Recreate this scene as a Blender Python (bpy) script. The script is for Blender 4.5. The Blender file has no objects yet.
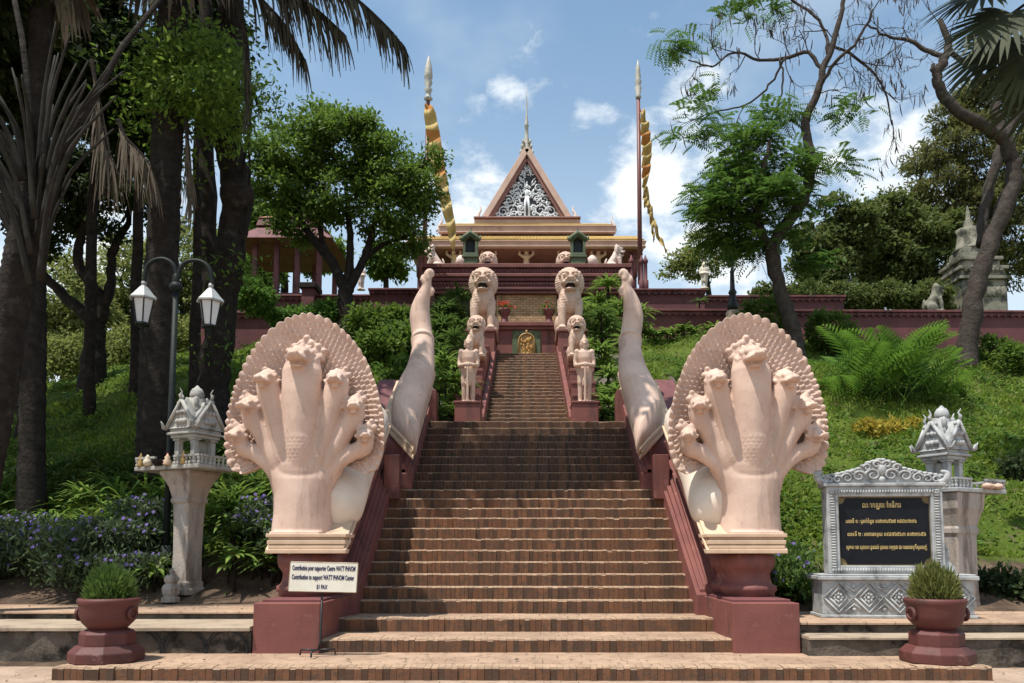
import bpy, bmesh, math, random
import numpy as np
from mathutils import Vector, Matrix, Quaternion
random.seed(7); RNG = np.random.default_rng(11)
SC = bpy.context.scene; COL = SC.collection
R = math.radians

# ------------------------------------------------------------------ camera, light, exposure
EYE = 1.52; F = 780.0; CX, CY = 526.5, 481.8; PITCH = R(5)
cam = bpy.data.cameras.new('camera'); camo = bpy.data.objects.new('camera', cam); COL.objects.link(camo)
camo.location = (0, 0, EYE); camo.rotation_euler = (R(90) + PITCH, 0, 0)
cam.sensor_width = 36; cam.lens = F / 1024 * 36
cam.shift_x = (512 - CX) / 1024; cam.shift_y = (CY - 341.5) / 1024
cam.clip_start = .1; cam.clip_end = 2000
SC.camera = camo
SUN_EL, SUN_AZ = R(69), R(230)          # azimuth clockwise from +Y: behind the camera, on its left
sd = Vector((math.sin(SUN_AZ) * math.cos(SUN_EL), math.cos(SUN_AZ) * math.cos(SUN_EL), math.sin(SUN_EL)))
sl = bpy.data.lights.new('sun', 'SUN'); sl.energy = 5.0; sl.angle = R(.53); sl.color = (1, .955, .88)
so = bpy.data.objects.new('sun', sl); COL.objects.link(so); so.location = (-10, -10, 40)
so.rotation_euler = (-sd).to_track_quat('-Z', 'Y').to_euler()
SC.view_settings.view_transform = 'Standard'; SC.view_settings.look = 'None'
SC.view_settings.exposure = .28; SC.view_settings.gamma = 1
SC.cycles.use_denoising = True
SC.cycles.max_bounces = 6; SC.cycles.diffuse_bounces = 3; SC.cycles.transmission_bounces = 3
SC.cycles.transparent_max_bounces = 4; SC.cycles.sample_clamp_indirect = 6

W_ = bpy.data.worlds.new('World'); SC.world = W_; W_.use_nodes = True
nt = W_.node_tree; nt.nodes.clear()
def wn(t, **k):
    n = nt.nodes.new(t)
    for a, b in k.items(): setattr(n, a, b)
    return n
wo = wn('ShaderNodeOutputWorld'); bg = wn('ShaderNodeBackground'); sky = wn('ShaderNodeTexSky')
sky.sky_type = 'NISHITA'; sky.sun_disc = False; sky.sun_elevation = SUN_EL; sky.sun_rotation = SUN_AZ
sky.air_density = 1.0; sky.dust_density = 1.2; sky.ozone_density = 1.3; sky.altitude = 20
bg.inputs[1].default_value = .125
tc = wn('ShaderNodeTexCoord'); sp = wn('ShaderNodeSeparateXYZ'); nt.links.new(tc.outputs['Generated'], sp.inputs[0])
def wm(op, a, b):
    n = wn('ShaderNodeMath', operation=op)
    for i, q in enumerate((a, b)):
        if isinstance(q, (int, float)): n.inputs[i].default_value = q
        elif q is not None: nt.links.new(q, n.inputs[i])
    return n.outputs[0]
def pixdir(px, py):
    a = (px - CX) / F; b = (CY - py) / F
    return Vector((a, math.cos(PITCH) - b * math.sin(PITCH), math.sin(PITCH) + b * math.cos(PITCH))).normalized()
def wnoise(scale, det, rough, off, dist=0.):
    mp = wn('ShaderNodeMapping'); mp.inputs['Location'].default_value = off; mp.inputs['Scale'].default_value = (1, 1, 1.7)
    nt.links.new(tc.outputs['Generated'], mp.inputs[0])
    n = wn('ShaderNodeTexNoise'); n.inputs['Scale'].default_value = scale; n.inputs['Detail'].default_value = det
    n.inputs['Roughness'].default_value = rough; n.inputs['Distortion'].default_value = dist
    nt.links.new(mp.outputs[0], n.inputs['Vector']); return n.outputs[0]
def wramp(x, a, b, lo=0., hi=1.):
    n = wn('ShaderNodeMapRange'); n.interpolation_type = 'SMOOTHSTEP'
    n.inputs[1].default_value = a; n.inputs[2].default_value = b; n.inputs[3].default_value = lo; n.inputs[4].default_value = hi
    nt.links.new(x, n.inputs[0]); return n.outputs[0]
# cumulus puffs: direction of each, angular size in degrees, density
PUFFS = [((458, 205), 6.5, .9), ((425, 228), 5, .85), ((655, 180), 6, .95), ((688, 150), 5, .85), ((620, 200), 3.5, .7), ((700, 225), 6.5, .9), ((533, 72), 4.2, .62), ((546, 97), 2.5, .5), ((500, 133), 3, .4), ((592, 128), 3.2, .5), ((660, 18), 4, .45), ((697, 92), 4, .72), ((865, 150), 7.5, .72), ((890, 195), 7, .85), ((800, 240), 7, .85), ((100, 250), 9, .85), ((740, 265), 6, .9), ((575, 160), 2, .5), ((470, 110), 2, .4)]
acc = None
for (pxy, size, den) in PUFFS:
    dt = wn('ShaderNodeVectorMath', operation='DOT_PRODUCT'); nt.links.new(tc.outputs['Generated'], dt.inputs[0]); dt.inputs[1].default_value = pixdir(*pxy)
    v = wramp(dt.outputs['Value'], math.cos(R(size)), 1.0, 0., den); acc = v if acc is None else wm('MAXIMUM', acc, v)
fine = wnoise(13, 9, .62, (1.3, .4, .2), .15); big = wnoise(5, 4, .5, (.2, 2.4, 0))
cl = wramp(wm('ADD', wm('MULTIPLY', acc, .62), wm('ADD', wm('MULTIPLY', fine, 1.35), wm('MULTIPLY', big, .3))), 1.10, 1.58)
wisp = wm('MULTIPLY', wramp(big, .45, .75), .22)
veil = wramp(sp.outputs[2], .62, .02, .06, .70)
mask = wm('MINIMUM', wm('ADD', wm('MAXIMUM', cl, wisp), veil), 1.0)
mx = wn('ShaderNodeMix', data_type='RGBA')
nt.links.new(mask, mx.inputs[0]); tint = wn('ShaderNodeMix', data_type='RGBA', blend_type='MULTIPLY'); tint.inputs[0].default_value = 1; tint.inputs[7].default_value = (1.10, 1.33, 1.27, 1)
nt.links.new(sky.outputs[0], tint.inputs[6]); nt.links.new(tint.outputs[2], mx.inputs[6]); mx.inputs[7].default_value = (7.0, 7.4, 7.6, 1)
nt.links.new(mx.outputs[2], bg.inputs[0]); nt.links.new(bg.outputs[0], wo.inputs[0])

# ------------------------------------------------------------------ helpers
def P(px, py, Y):
    """world point seen at photo pixel px,py at depth Y (used to measure positions off the photograph)"""
    a = (px - CX) / F; b = (CY - py) / F
    d = Vector((a, math.cos(PITCH) - b * math.sin(PITCH), math.sin(PITCH) + b * math.cos(PITCH)))
    s = Y / d.y
    return Vector((d.x * s, Y, EYE + d.z * s))
def lerp(a, b, t): return a + (b - a) * t
def sstep(a, b, x):
    t = min(1, max(0, (x - a) / (b - a))); return t * t * (3 - 2 * t)
def interp(tab, x):
    if x <= tab[0][0]: return tab[0][1]
    for (a, va), (b, vb) in zip(tab, tab[1:]):
        if x <= b: return va + (vb - va) * (x - a) / (b - a)
    return tab[-1][1]

def tag(o, label=None, cat=None, group=None, kind=None):
    if label: o['label'] = label
    if cat: o['category'] = cat
    if group: o['group'] = group
    if kind: o['kind'] = kind
    return o
def thing(name, label, cat, loc=(0, 0, 0), group=None):
    o = bpy.data.objects.new(name, None); COL.objects.link(o); o.location = loc; o.empty_display_size = .2
    return tag(o, label, cat, group)
def origin_of(o):
    v = Vector((0, 0, 0))
    while o: v += o.location; o = o.parent
    return v
def dup(root, loc, label=None, rotz=None, scale=None, name=None):
    def cp(o, par):
        c = o.copy(); COL.objects.link(c)
        if par: c.parent = par
        for ch in [q for q in bpy.data.objects if q.parent == o and q is not c]: cp(ch, c)
        return c
    r = cp(root, None); r.location = loc
    if rotz is not None: r.rotation_euler = (0, 0, rotz)
    if scale is not None: r.scale = scale
    if label: r['label'] = label
    return r

class MB:
    def __init__(s): s.v = []; s.f = []
    def add(s, vs, fs):
        n = len(s.v); s.v.extend([tuple(q) for q in vs]); s.f.extend([tuple(i + n for i in q) for q in fs]); return s
    def box(s, x0, x1, y0, y1, z0, z1):
        if x0 > x1: x0, x1 = x1, x0
        return s.add([(x, y, z) for z in (z0, z1) for y in (y0, y1) for x in (x0, x1)],
                     [(0, 2, 3, 1), (4, 5, 7, 6), (0, 1, 5, 4), (2, 6, 7, 3), (0, 4, 6, 2), (1, 3, 7, 5)])
    def prism(s, poly, ax, c0, c1):
        n = len(poly); vs = []
        for c in (c0, c1):
            for a, b in poly: vs.append((c, a, b) if ax == 'x' else (a, c, b) if ax == 'y' else (a, b, c))
        fs = [tuple(range(n)), tuple(range(2 * n - 1, n - 1, -1))] + [(i, i + n, (i + 1) % n + n, (i + 1) % n) for i in range(n)]
        return s.add(vs, fs)
    def obox(s, c, sx, sy, sz, rot):
        m = rot if isinstance(rot, Matrix) else Matrix.Rotation(rot, 3, 'Z')
        vs = [Vector(c) + m @ Vector((x * sx / 2, y * sy / 2, z * sz / 2)) for z in (-1, 1) for y in (-1, 1) for x in (-1, 1)]
        return s.add(vs, [(0, 2, 3, 1), (4, 5, 7, 6), (0, 1, 5, 4), (2, 6, 7, 3), (0, 4, 6, 2), (1, 3, 7, 5)])
    def tube(s, pts, rad, seg=8, cap=True, ref=None):
        pts = [Vector(p) for p in pts]; n = len(pts)
        if isinstance(rad, (int, float)): rad = [rad] * n
        t0 = (pts[1] - pts[0]).normalized()
        up = Vector(ref) if ref else (Vector((0, 0, 1)) if abs(t0.z) < .9 else Vector((0, 1, 0)))
        u = (up - t0 * up.dot(t0)).normalized()
        vs = []; fs = []
        for i in range(n):
            t = (pts[min(i + 1, n - 1)] - pts[max(i - 1, 0)]).normalized()
            u = (u - t * u.dot(t))
            if u.length < 1e-5: u = t.orthogonal()
            u.normalize(); w = t.cross(u)
            ra, rb = rad[i] if isinstance(rad[i], (tuple, list)) else (rad[i], rad[i])
            for k in range(seg):
                a = 2 * math.pi * k / seg
                vs.append(pts[i] + w * (math.cos(a) * ra) + u * (math.sin(a) * rb))
        for i in range(n - 1):
            for k in range(seg):
                k2 = (k + 1) % seg
                fs.append((i * seg + k, i * seg + k2, (i + 1) * seg + k2, (i + 1) * seg + k))
        if cap:
            fs.append(tuple(range(seg - 1, -1, -1))); fs.append(tuple((n - 1) * seg + k for k in range(seg)))
        return s.add(vs, fs)
    def lathe(s, prof, c, seg=24, a0=0, sq=None):
        c = Vector(c); vs = []; fs = []; n = len(prof)
        for r, z in prof:
            for k in range(seg):
                a = 2 * math.pi * k / seg + a0; m = 1
                vs.append((c.x + r * m * math.cos(a), c.y + r * m * math.sin(a), c.z + z))
        for i in range(n - 1):
            for k in range(seg):
                k2 = (k + 1) % seg
                fs.append((i * seg + k, i * seg + k2, (i + 1) * seg + k2, (i + 1) * seg + k))
        fs.append(tuple(range(seg - 1, -1, -1))); fs.append(tuple((n - 1) * seg + k for k in range(seg)))
        return s.add(vs, fs)
    def ell(s, c, r, seg=12, rings=8, rot=None):
        c = Vector(c); r = (r, r, r) if isinstance(r, (int, float)) else r
        vs = [Vector((0, 0, -r[2]))]; fs = []
        for i in range(1, rings):
            t = math.pi * i / rings - math.pi / 2
            for k in range(seg):
                a = 2 * math.pi * k / seg
                vs.append(Vector((r[0] * math.cos(t) * math.cos(a), r[1] * math.cos(t) * math.sin(a), r[2] * math.sin(t))))
        vs.append(Vector((0, 0, r[2]))); last = len(vs) - 1
        for k in range(seg):
            fs.append((0, 1 + (k + 1) % seg, 1 + k)); b = 1 + (rings - 2) * seg
            fs.append((b + k, b + (k + 1) % seg, last))
        for i in range(rings - 2):
            for k in range(seg):
                a = 1 + i * seg; k2 = (k + 1) % seg
                fs.append((a + k, a + k2, a + seg + k2, a + seg + k))
        if rot is not None: vs = [rot @ v for v in vs]
        return s.add([c + v for v in vs], fs)
    def stepped(s, tiers, cx, cy):                       # square tiers: (half_x, half_y, z0, z1)
        for hx, hy, z0, z1 in tiers: s.box(cx - hx, cx + hx, cy - hy, cy + hy, z0, z1)
        return s
    def mesh(s, off=Vector((0, 0, 0)), recalc=True):
        me = bpy.data.meshes.new('m')
        me.from_pydata([(x - off.x, y - off.y, z - off.z) for x, y, z in s.v], [], s.f)
        if recalc:
            bm = bmesh.new(); bm.from_mesh(me); bmesh.ops.recalc_face_normals(bm, faces=bm.faces); bm.to_mesh(me); bm.free()
        return me
    def build(s, name, mat, parent=None, smooth=False, bevel=0, label=None):
        me = s.mesh(origin_of(parent) if parent else Vector((0, 0, 0)))
        return link(name, me, mat, parent, smooth, bevel, label)
def link(name, me, mat, parent=None, smooth=False, bevel=0, label=None):
    me.name = name; me.materials.clear()
    for m in (mat if isinstance(mat, (list, tuple)) else [mat]): me.materials.append(m)
    if smooth: me.polygons.foreach_set('use_smooth', [True] * len(me.polygons))
    o = bpy.data.objects.new(name, me); COL.objects.link(o)
    if parent: o.parent = parent
    if bevel:
        b = o.modifiers.new('bevel', 'BEVEL'); b.width = bevel; b.segments = 2; b.limit_method = 'ANGLE'; b.angle_limit = R(40)
    if label: o['label'] = label
    return o
def sculpt(mb, name, mat, parent, voxel, smooth=3, fn=None, label=None):
    """fuse the rough masses of a statue into one continuous carved surface"""
    off = origin_of(parent) if parent else Vector((0, 0, 0))
    me = mb.mesh(off); o = bpy.data.objects.new('tmp', me); COL.objects.link(o)
    r = o.modifiers.new('r', 'REMESH'); r.mode = 'VOXEL'; r.voxel_size = voxel; r.adaptivity = 0
    if smooth:
        q = o.modifiers.new('s', 'SMOOTH'); q.factor = .5; q.iterations = smooth
    dg = bpy.context.evaluated_depsgraph_get(); dg.update()
    nm = bpy.data.meshes.new_from_object(o.evaluated_get(dg))
    bpy.data.objects.remove(o)
    if fn:
        n = len(nm.vertices); co = np.empty(n * 3); no = np.empty(n * 3)
        nm.vertices.foreach_get('co', co); nm.vertices.foreach_get('normal', no)
        co = fn(co.reshape(-1, 3), no.reshape(-1, 3)); nm.vertices.foreach_set('co', co.ravel()); nm.update()
    return link(name, nm, mat, parent, True, 0, label)

def spline(pts, n=6):
    pts = [Vector(p) for p in pts]; out = []
    for i in range(len(pts) - 1):
        p0 = pts[max(i - 1, 0)]; p1 = pts[i]; p2 = pts[i + 1]; p3 = pts[min(i + 2, len(pts) - 1)]
        for k in range(n):
            t = k / n
            out.append(.5 * ((2 * p1) + (p2 - p0) * t + (2 * p0 - 5 * p1 + 4 * p2 - p3) * t * t + (3 * p1 - p0 - 3 * p2 + p3) * t ** 3))
    out.append(pts[-1]); return out
def rspline(r, n=6):
    out = []
    for a, b in zip(r, r[1:]): out += [a + (b - a) * k / n for k in range(n)]
    return out + [r[-1]]

# ------------------------------------------------------------------ materials
class NT:
    def __init__(s, name):
        s.m = bpy.data.materials.new(name); s.m.use_nodes = True; s.t = s.m.node_tree
        s.b = s.t.nodes['Principled BSDF']; s.out = s.t.nodes['Material Output']
        s.co = s.n('ShaderNodeTexCoord').outputs['Object']
    def n(s, t, **k):
        q = s.t.nodes.new(t)
        for a, b in k.items(): setattr(q, a, b)
        return q
    def l(s, a, b): s.t.links.new(a, b)
    def put(s, sock, v):
        if isinstance(v, bpy.types.NodeSocket): s.l(v, sock)
        elif isinstance(v, tuple) and len(v) == 3 and sock.type == 'RGBA': sock.default_value = (*v, 1)
        else: sock.default_value = v
    def noise(s, scale, det=5, rough=.55, vec=None, dist=0):
        q = s.n('ShaderNodeTexNoise'); q.inputs['Scale'].default_value = scale; q.inputs['Detail'].default_value = det
        q.inputs['Roughness'].default_value = rough; q.inputs['Distortion'].default_value = dist
        s.l(vec if vec is not None else s.co, q.inputs['Vector']); return q.outputs[0]
    def ramp(s, x, a, b):
        q = s.n('ShaderNodeMapRange'); q.interpolation_type = 'SMOOTHSTEP'; q.inputs[1].default_value = a; q.inputs[2].default_value = b
        s.l(x, q.inputs[0]); return q.outputs[0]
    def mix(s, f, a, b, mode='MIX'):
        q = s.n('ShaderNodeMix', data_type='RGBA', blend_type=mode)
        s.put(q.inputs[0], f); s.put(q.inputs[6], a); s.put(q.inputs[7], b); return q.outputs[2]
    def math(s, op, a, b=0.):
        q = s.n('ShaderNodeMath', operation=op); s.put(q.inputs[0], a); s.put(q.inputs[1], b); return q.outputs[0]
    def bump(s, h, strength=.3, dist=.02):
        q = s.n('ShaderNodeBump'); q.inputs['Strength'].default_value = strength; q.inputs['Distance'].default_value = dist
        s.l(h, q.inputs['Height']); s.l(q.outputs[0], s.b.inputs['Normal'])
    def done(s, col, rough=.8, spec=.3, metal=0):
        s.put(s.b.inputs['Base Color'], col); s.put(s.b.inputs['Roughness'], rough)
        s.b.inputs['Specular IOR Level'].default_value = spec; s.b.inputs['Metallic'].default_value = metal
        return s.m
def pmat(name, c1, c2, scale=2.5, rough=.8, spec=.3, bump=.25, bscale=30, stain=None, sscale=1.2, slo=.52, shi=.7, bd=.02, metal=0, vert=False, fade=None):
    t = NT(name); c = t.mix(t.ramp(t.noise(scale, 6, .6), .3, .7), c1, c2)
    if stain:
        vec = None
        if vert:
            mp = t.n('ShaderNodeMapping'); mp.inputs['Scale'].default_value = (1, 1, .18); t.l(t.co, mp.inputs[0]); vec = mp.outputs[0]
        c = t.mix(t.ramp(t.noise(sscale, 8, .68, vec), slo, shi), c, stain)
    if fade: c = t.mix(t.math('MULTIPLY', t.ramp(t.noise(fade[1], 9, .72), fade[2], fade[2] + .13), fade[3]), c, fade[0])
    c = t.mix(.22, c, t.noise(bscale * 1.7, 3, .6), 'OVERLAY')
    t.bump(t.noise(bscale, 6, .65), bump, bd)
    return t.done(c, rough, spec, metal)
def leafmat(name, dark, light, yellow=None, trans=.38, rough=.45):
    t = NT(name); g = t.n('ShaderNodeNewGeometry')
    isl = g.outputs['Random Per Island']
    c = t.mix(isl, dark, light)
    big = t.ramp(t.noise(.55, 3, .6), .35, .68)
    c = t.mix(t.math('MULTIPLY', big, .55), c, light)
    if yellow: c = t.mix(t.ramp(t.math('FRACT', t.math('MULTIPLY', isl, 17.3)), .86, .9), c, yellow)
    t.done(c, rough + .18, .2)
    tr = t.n('ShaderNodeBsdfTranslucent'); t.put(tr.inputs[0], t.mix(.5, c, tuple(min(1, q * 1.5) for q in light)))
    ms = t.n('ShaderNodeMixShader'); ms.inputs[0].default_value = trans
    t.l(t.b.outputs[0], ms.inputs[1]); t.l(tr.outputs[0], ms.inputs[2]); t.l(ms.outputs[0], t.out.inputs[0])
    return t.m

M = {}
M['naga'] = pmat('naga_paint', (.62, .445, .355), (.50, .345, .27), 1.9, .68, .3, .28, 60, stain=(.30, .205, .155), sscale=2.6, slo=.52, shi=.76, vert=True, fade=((.19, .14, .11), 7, .60, .6))
M['naga_white'] = pmat('naga_body_paint', (.70, .60, .50), (.60, .48, .38), 1.3, .65, .3, .15, 45, stain=(.42, .34, .27), sscale=2.0, slo=.56, shi=.75)
M['slab'] = pmat('slab_paint', (.62, .44, .30), (.50, .35, .24), 2.2, .7, .3, .2, 40, stain=(.26, .18, .13), sscale=3, slo=.55, shi=.75, vert=True)
M['red'] = pmat('maroon_paint', (.21, .073, .059), (.155, .053, .044), 1.8, .62, .35, .2, 35, stain=(.095, .042, .037), sscale=1.9, slo=.50, shi=.72, vert=True, fade=((.36, .19, .165), 4, .57, .55))
M['redwall'] = pmat('maroon_wall_paint', (.165, .056, .058), (.115, .041, .043), 1.0, .7, .3, .2, 25, stain=(.07, .03, .03), sscale=1.1, slo=.5, shi=.75, vert=True)
M['redtrim'] = pmat('maroon_trim_paint', (.175, .06, .06), (.12, .042, .043), 1.6, .65, .3, .25, 30, stain=(.04, .022, .022), sscale=2, slo=.5, shi=.72)
M['statue'] = pmat('statue_paint', (.62, .44, .34), (.48, .33, .25), 2.2, .65, .3, .25, 50, stain=(.28, .19, .14), sscale=3.5, slo=.52, shi=.75)
M['lion_white'] = pmat('pale_lion_paint', (.72, .58, .50), (.6, .47, .4), 2.0, .65, .3, .2, 40, stain=(.4, .3, .25), sscale=3, slo=.55, shi=.75)
M['greystone'] = pmat('weathered_cement', (.42, .40, .36), (.30, .285, .255), 5, .85, .25, .5, 50, stain=(.13, .12, .105), sscale=5, slo=.5, shi=.7, bd=.03)
M['pillarstone'] = pmat('peeling_plaster_stone', (.44, .36, .30), (.36, .33, .30), 4, .85, .2, .5, 35, stain=(.19, .15, .125), sscale=4.5, slo=.47, shi=.66, bd=.03, vert=True)
M['potred'] = pmat('dark_maroon_pot_paint', (.115, .034, .029), (.08, .025, .022), 2, .6, .35, .2, 35, stain=(.055, .026, .022), sscale=2.5, slo=.5, shi=.72, fade=((.26, .13, .11), 7, .58, .5))
M['silver'] = pmat('silver_painted_relief', (.43, .43, .415), (.28, .285, .285), 6, .6, .4, .3, 60, stain=(.13, .125, .12), sscale=6, slo=.52, shi=.72)
M['blackstone'] = pmat('black_granite', (.006, .007, .010), (.010, .011, .015), 8, .45, .18, .03, 60)
M['gold'] = pmat('gold_paint', (.38, .235, .07), (.28, .165, .05), 4, .45, .5, .2, 40)
M['goldtext'] = pmat('gold_lettering', (.72, .53, .22), (.62, .44, .16), 4, .5, .5, .05, 40)
M['iron'] = pmat('dark_green_iron', (.008, .012, .011), (.015, .02, .018), 6, .6, .2, .15, 40)
M['black'] = pmat('black_metal', (.012, .012, .013), (.02, .02, .021), 6, .5, .4, .1, 40)
M['zinc'] = pmat('grey_lantern_cap', (.36, .37, .36), (.26, .27, .26), 6, .45, .5, .15, 30)
M['lampglass'] = pmat('frosted_lantern_glass', (.62, .63, .62), (.54, .55, .55), 2, .3, .5, .02, 20)
M['greenstone'] = pmat('green_glazed_shrine', (.10, .13, .06), (.055, .08, .04), 7, .6, .4, .5, 45, stain=(.22, .2, .1), sscale=6, slo=.55, shi=.72)
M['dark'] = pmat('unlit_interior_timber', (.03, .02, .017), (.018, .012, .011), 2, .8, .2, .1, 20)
M['roofpink'] = pmat('salmon_fascia', (.60, .41, .315), (.50, .33, .25), 1.3, .7, .3, .15, 15, stain=(.3, .16, .11), sscale=1.5, slo=.56, shi=.78)
M['roofyellow'] = pmat('yellow_roof_tile', (.46, .30, .09), (.36, .22, .07), 3, .6, .3, .3, 25)
M['rooftile'] = pmat('orange_roof_tile', (.36, .17, .08), (.28, .13, .07), 4, .7, .3, .4, 18)
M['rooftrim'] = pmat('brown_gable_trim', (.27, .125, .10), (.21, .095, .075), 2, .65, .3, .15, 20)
M['relief'] = pmat('white_pediment_relief', (.74, .75, .74), (.6, .62, .62), 4, .7, .3, .2, 40)
M['reliefback'] = pmat('dark_pediment_ground', (.06, .06, .07), (.04, .04, .045), 4, .8, .2, .2, 40)
M['spire'] = pmat('weathered_gilt_spire', (.46, .42, .34), (.33, .31, .26), 8, .6, .4, .3, 30)
M['pole'] = pmat('red_brown_pole', (.16, .05, .04), (.12, .04, .035), 2, .5, .4, .1, 20)
M['flag'] = None
M['bark'] = pmat('bark', (.038, .031, .026), (.019, .016, .0135), 6, .95, .1, .9, 14, stain=(.062, .055, .046), sscale=4, slo=.54, shi=.72, bd=.06)
M['barkred'] = pmat('grey_brown_bark', (.082, .067, .056), (.045, .036, .03), 5, .95, .1, .9, 12, stain=(.05, .036, .03), sscale=3, slo=.5, shi=.68, bd=.06)
M['twig'] = pmat('twig_bark', (.07, .05, .038), (.05, .036, .028), 5, .9, .1, .2, 20)
M['pod'] = pmat('dry_pod', (.055, .035, .025), (.035, .022, .016), 5, .7, .2, .2, 20)
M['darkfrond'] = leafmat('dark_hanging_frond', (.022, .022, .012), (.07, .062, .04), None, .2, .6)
M['deadfrond'] = leafmat('dead_frond', (.065, .05, .034), (.15, .12, .085), None, .2, .7)
M['palmgreen'] = leafmat('fan_palm_leaf', (.03, .042, .014), (.085, .10, .034), None, .3, .4)
M['leaf_mid'] = leafmat('broad_tree_leaf', (.026, .06, .010), (.125, .195, .03), None, .42)
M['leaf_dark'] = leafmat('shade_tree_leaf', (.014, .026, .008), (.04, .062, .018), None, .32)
M['leaf_olive'] = leafmat('olive_tree_leaf', (.045, .066, .018), (.11, .14, .036), (.14, .14, .05), .38)
M['leaf_feather'] = leafmat('feathery_leaf', (.034, .08, .016), (.10, .18, .034), None, .36)
M['leaf_tall'] = leafmat('drooping_tall_tree_leaf', (.055, .062, .018), (.13, .135, .04), (.15, .13, .05), .36)
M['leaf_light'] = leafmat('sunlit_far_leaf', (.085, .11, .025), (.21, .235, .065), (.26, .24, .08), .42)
M['leaf_bush'] = leafmat('bush_leaf', (.036, .088, .014), (.105, .20, .03), None, .36)
M['leaf_hedge'] = leafmat('hedge_leaf', (.032, .054, .027), (.09, .128, .055), None, .28)
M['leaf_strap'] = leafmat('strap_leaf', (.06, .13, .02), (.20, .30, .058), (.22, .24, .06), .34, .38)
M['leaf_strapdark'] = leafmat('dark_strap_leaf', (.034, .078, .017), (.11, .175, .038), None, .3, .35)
M['leaf_yellow'] = leafmat('yellow_croton_leaf', (.20, .17, .03), (.42, .33, .05), None, .3)
M['leaf_fern'] = leafmat('arching_palm_leaf', (.045, .11, .014), (.12, .22, .03), None, .4, .4)
M['leaf_spray'] = leafmat('spray_leaf', (.045, .10, .014), (.16, .25, .04), None, .42)
M['leaf_pot'] = leafmat('potted_shrub_leaf', (.06, .075, .02), (.2, .21, .06), None, .3)
M['petal'] = leafmat('purple_petal', (.12, .08, .30), (.24, .17, .46), None, .3)
M['redpetal'] = leafmat('red_petal', (.45, .04, .03), (.6, .09, .05), None, .3)
M['grassblade'] = leafmat('grass_blade', (.065, .115, .013), (.185, .26, .034), (.22, .21, .07), .35)

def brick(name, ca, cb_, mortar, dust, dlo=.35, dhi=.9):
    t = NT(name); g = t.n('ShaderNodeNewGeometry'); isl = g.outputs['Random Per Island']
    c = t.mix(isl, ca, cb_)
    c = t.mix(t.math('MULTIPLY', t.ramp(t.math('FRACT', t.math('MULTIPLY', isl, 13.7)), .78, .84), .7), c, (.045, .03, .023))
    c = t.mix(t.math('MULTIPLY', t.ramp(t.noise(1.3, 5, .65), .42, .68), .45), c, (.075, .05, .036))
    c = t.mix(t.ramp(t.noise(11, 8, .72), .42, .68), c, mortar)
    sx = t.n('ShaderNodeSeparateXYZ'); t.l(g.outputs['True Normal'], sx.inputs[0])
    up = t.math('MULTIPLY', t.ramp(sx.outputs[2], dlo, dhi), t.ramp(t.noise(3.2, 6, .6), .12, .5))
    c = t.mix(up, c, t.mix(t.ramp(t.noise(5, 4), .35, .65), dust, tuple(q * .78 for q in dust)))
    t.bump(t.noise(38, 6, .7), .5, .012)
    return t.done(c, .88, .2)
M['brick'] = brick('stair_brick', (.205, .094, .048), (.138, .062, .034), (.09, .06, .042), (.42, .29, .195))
M['brick_old'] = brick('old_stair_brick', (.15, .075, .043), (.085, .043, .027), (.06, .04, .028), (.17, .11, .07))  # same brick in darker colours, painting the tree shade across the middle steps
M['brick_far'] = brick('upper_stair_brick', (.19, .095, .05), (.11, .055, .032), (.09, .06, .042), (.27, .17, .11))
M['mortar'] = pmat('stair_mortar', (.25, .19, .14), (.16, .12, .09), 6, .9, .2, .3, 30)
def dustymat(name, base, base2, crack):
    t = NT(name); c = t.mix(t.ramp(t.noise(1.1, 6, .6), .35, .65), base, base2)
    c = t.mix(t.ramp(t.noise(6, 9, .75), .50, .70), c, crack)
    br = t.n('ShaderNodeTexBrick'); t.l(t.co, br.inputs['Vector'])
    br.inputs['Scale'].default_value = 1; br.inputs['Mortar Size'].default_value = .008; br.inputs['Brick Width'].default_value = .40; br.inputs['Row Height'].default_value = .40
    br.offset = .5
    c = t.mix(t.math('MULTIPLY', br.outputs['Fac'], t.ramp(t.noise(2.5, 3), .45, .6)), c, crack)
    t.bump(t.noise(26, 7, .7), .45, .015)
    return t.done(c, .9, .15)
M['paving'] = dustymat('dusty_terracotta_paving', (.42, .285, .195), (.30, .20, .14), (.17, .115, .08))
M['plaza'] = dustymat('dusty_plaza_paving', (.40, .29, .215), (.31, .22, .16), (.17, .12, .09))
M['retain'] = pmat('stained_rubble_stone', (.15, .125, .10), (.075, .062, .05), 3, .9, .15, .7, 14, stain=(.028, .024, .02), sscale=2.2, slo=.48, shi=.64, bd=.05)
M['ledge'] = pmat('ledge_cement', (.38, .30, .22), (.30, .23, .17), 3, .9, .15, .4, 20, stain=(.14, .1, .08), sscale=3, slo=.55, shi=.75)
# ------------------------------------------------------------------ terrain, plaza, walkways
PROF = [(-80, -.03), (10.4, -.03), (10.8, .3), (13.0, .62), (13.6, .86), (15, 1.62), (17.9, 3.6), (20, 4.75), (25, 7.45), (29.5, 9.55), (31, 9.85),
        (34, 10.3), (45, 10.6), (60, 9.5), (90, 5), (140, 0), (900, 0)]
def H(x, y):
    b = interp(PROF, y)
    ax = abs(x) - 10
    k = 1 - (.021 if x < 0 else .006) * max(0, ax) if ax < 40 else (1 - (.021 if x < 0 else .006) * 40)
    n = 0
    if y > 13.3:
        a = sstep(13.3, 16, y)
        n = a * (.14 * math.sin(x * .9 + y * .5) + .10 * math.sin(x * 1.9 - y * 1.3 + 1) + .07 * math.sin(3.1 * x + 2.2 * y))
    if 9.5 < y < 33: n -= 2.2 * (1 - sstep(3.0, 3.65, abs(x))) * sstep(9.5, 10.4, y) * (1 - sstep(31.5, 33, y))
    return b * k + n
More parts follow.
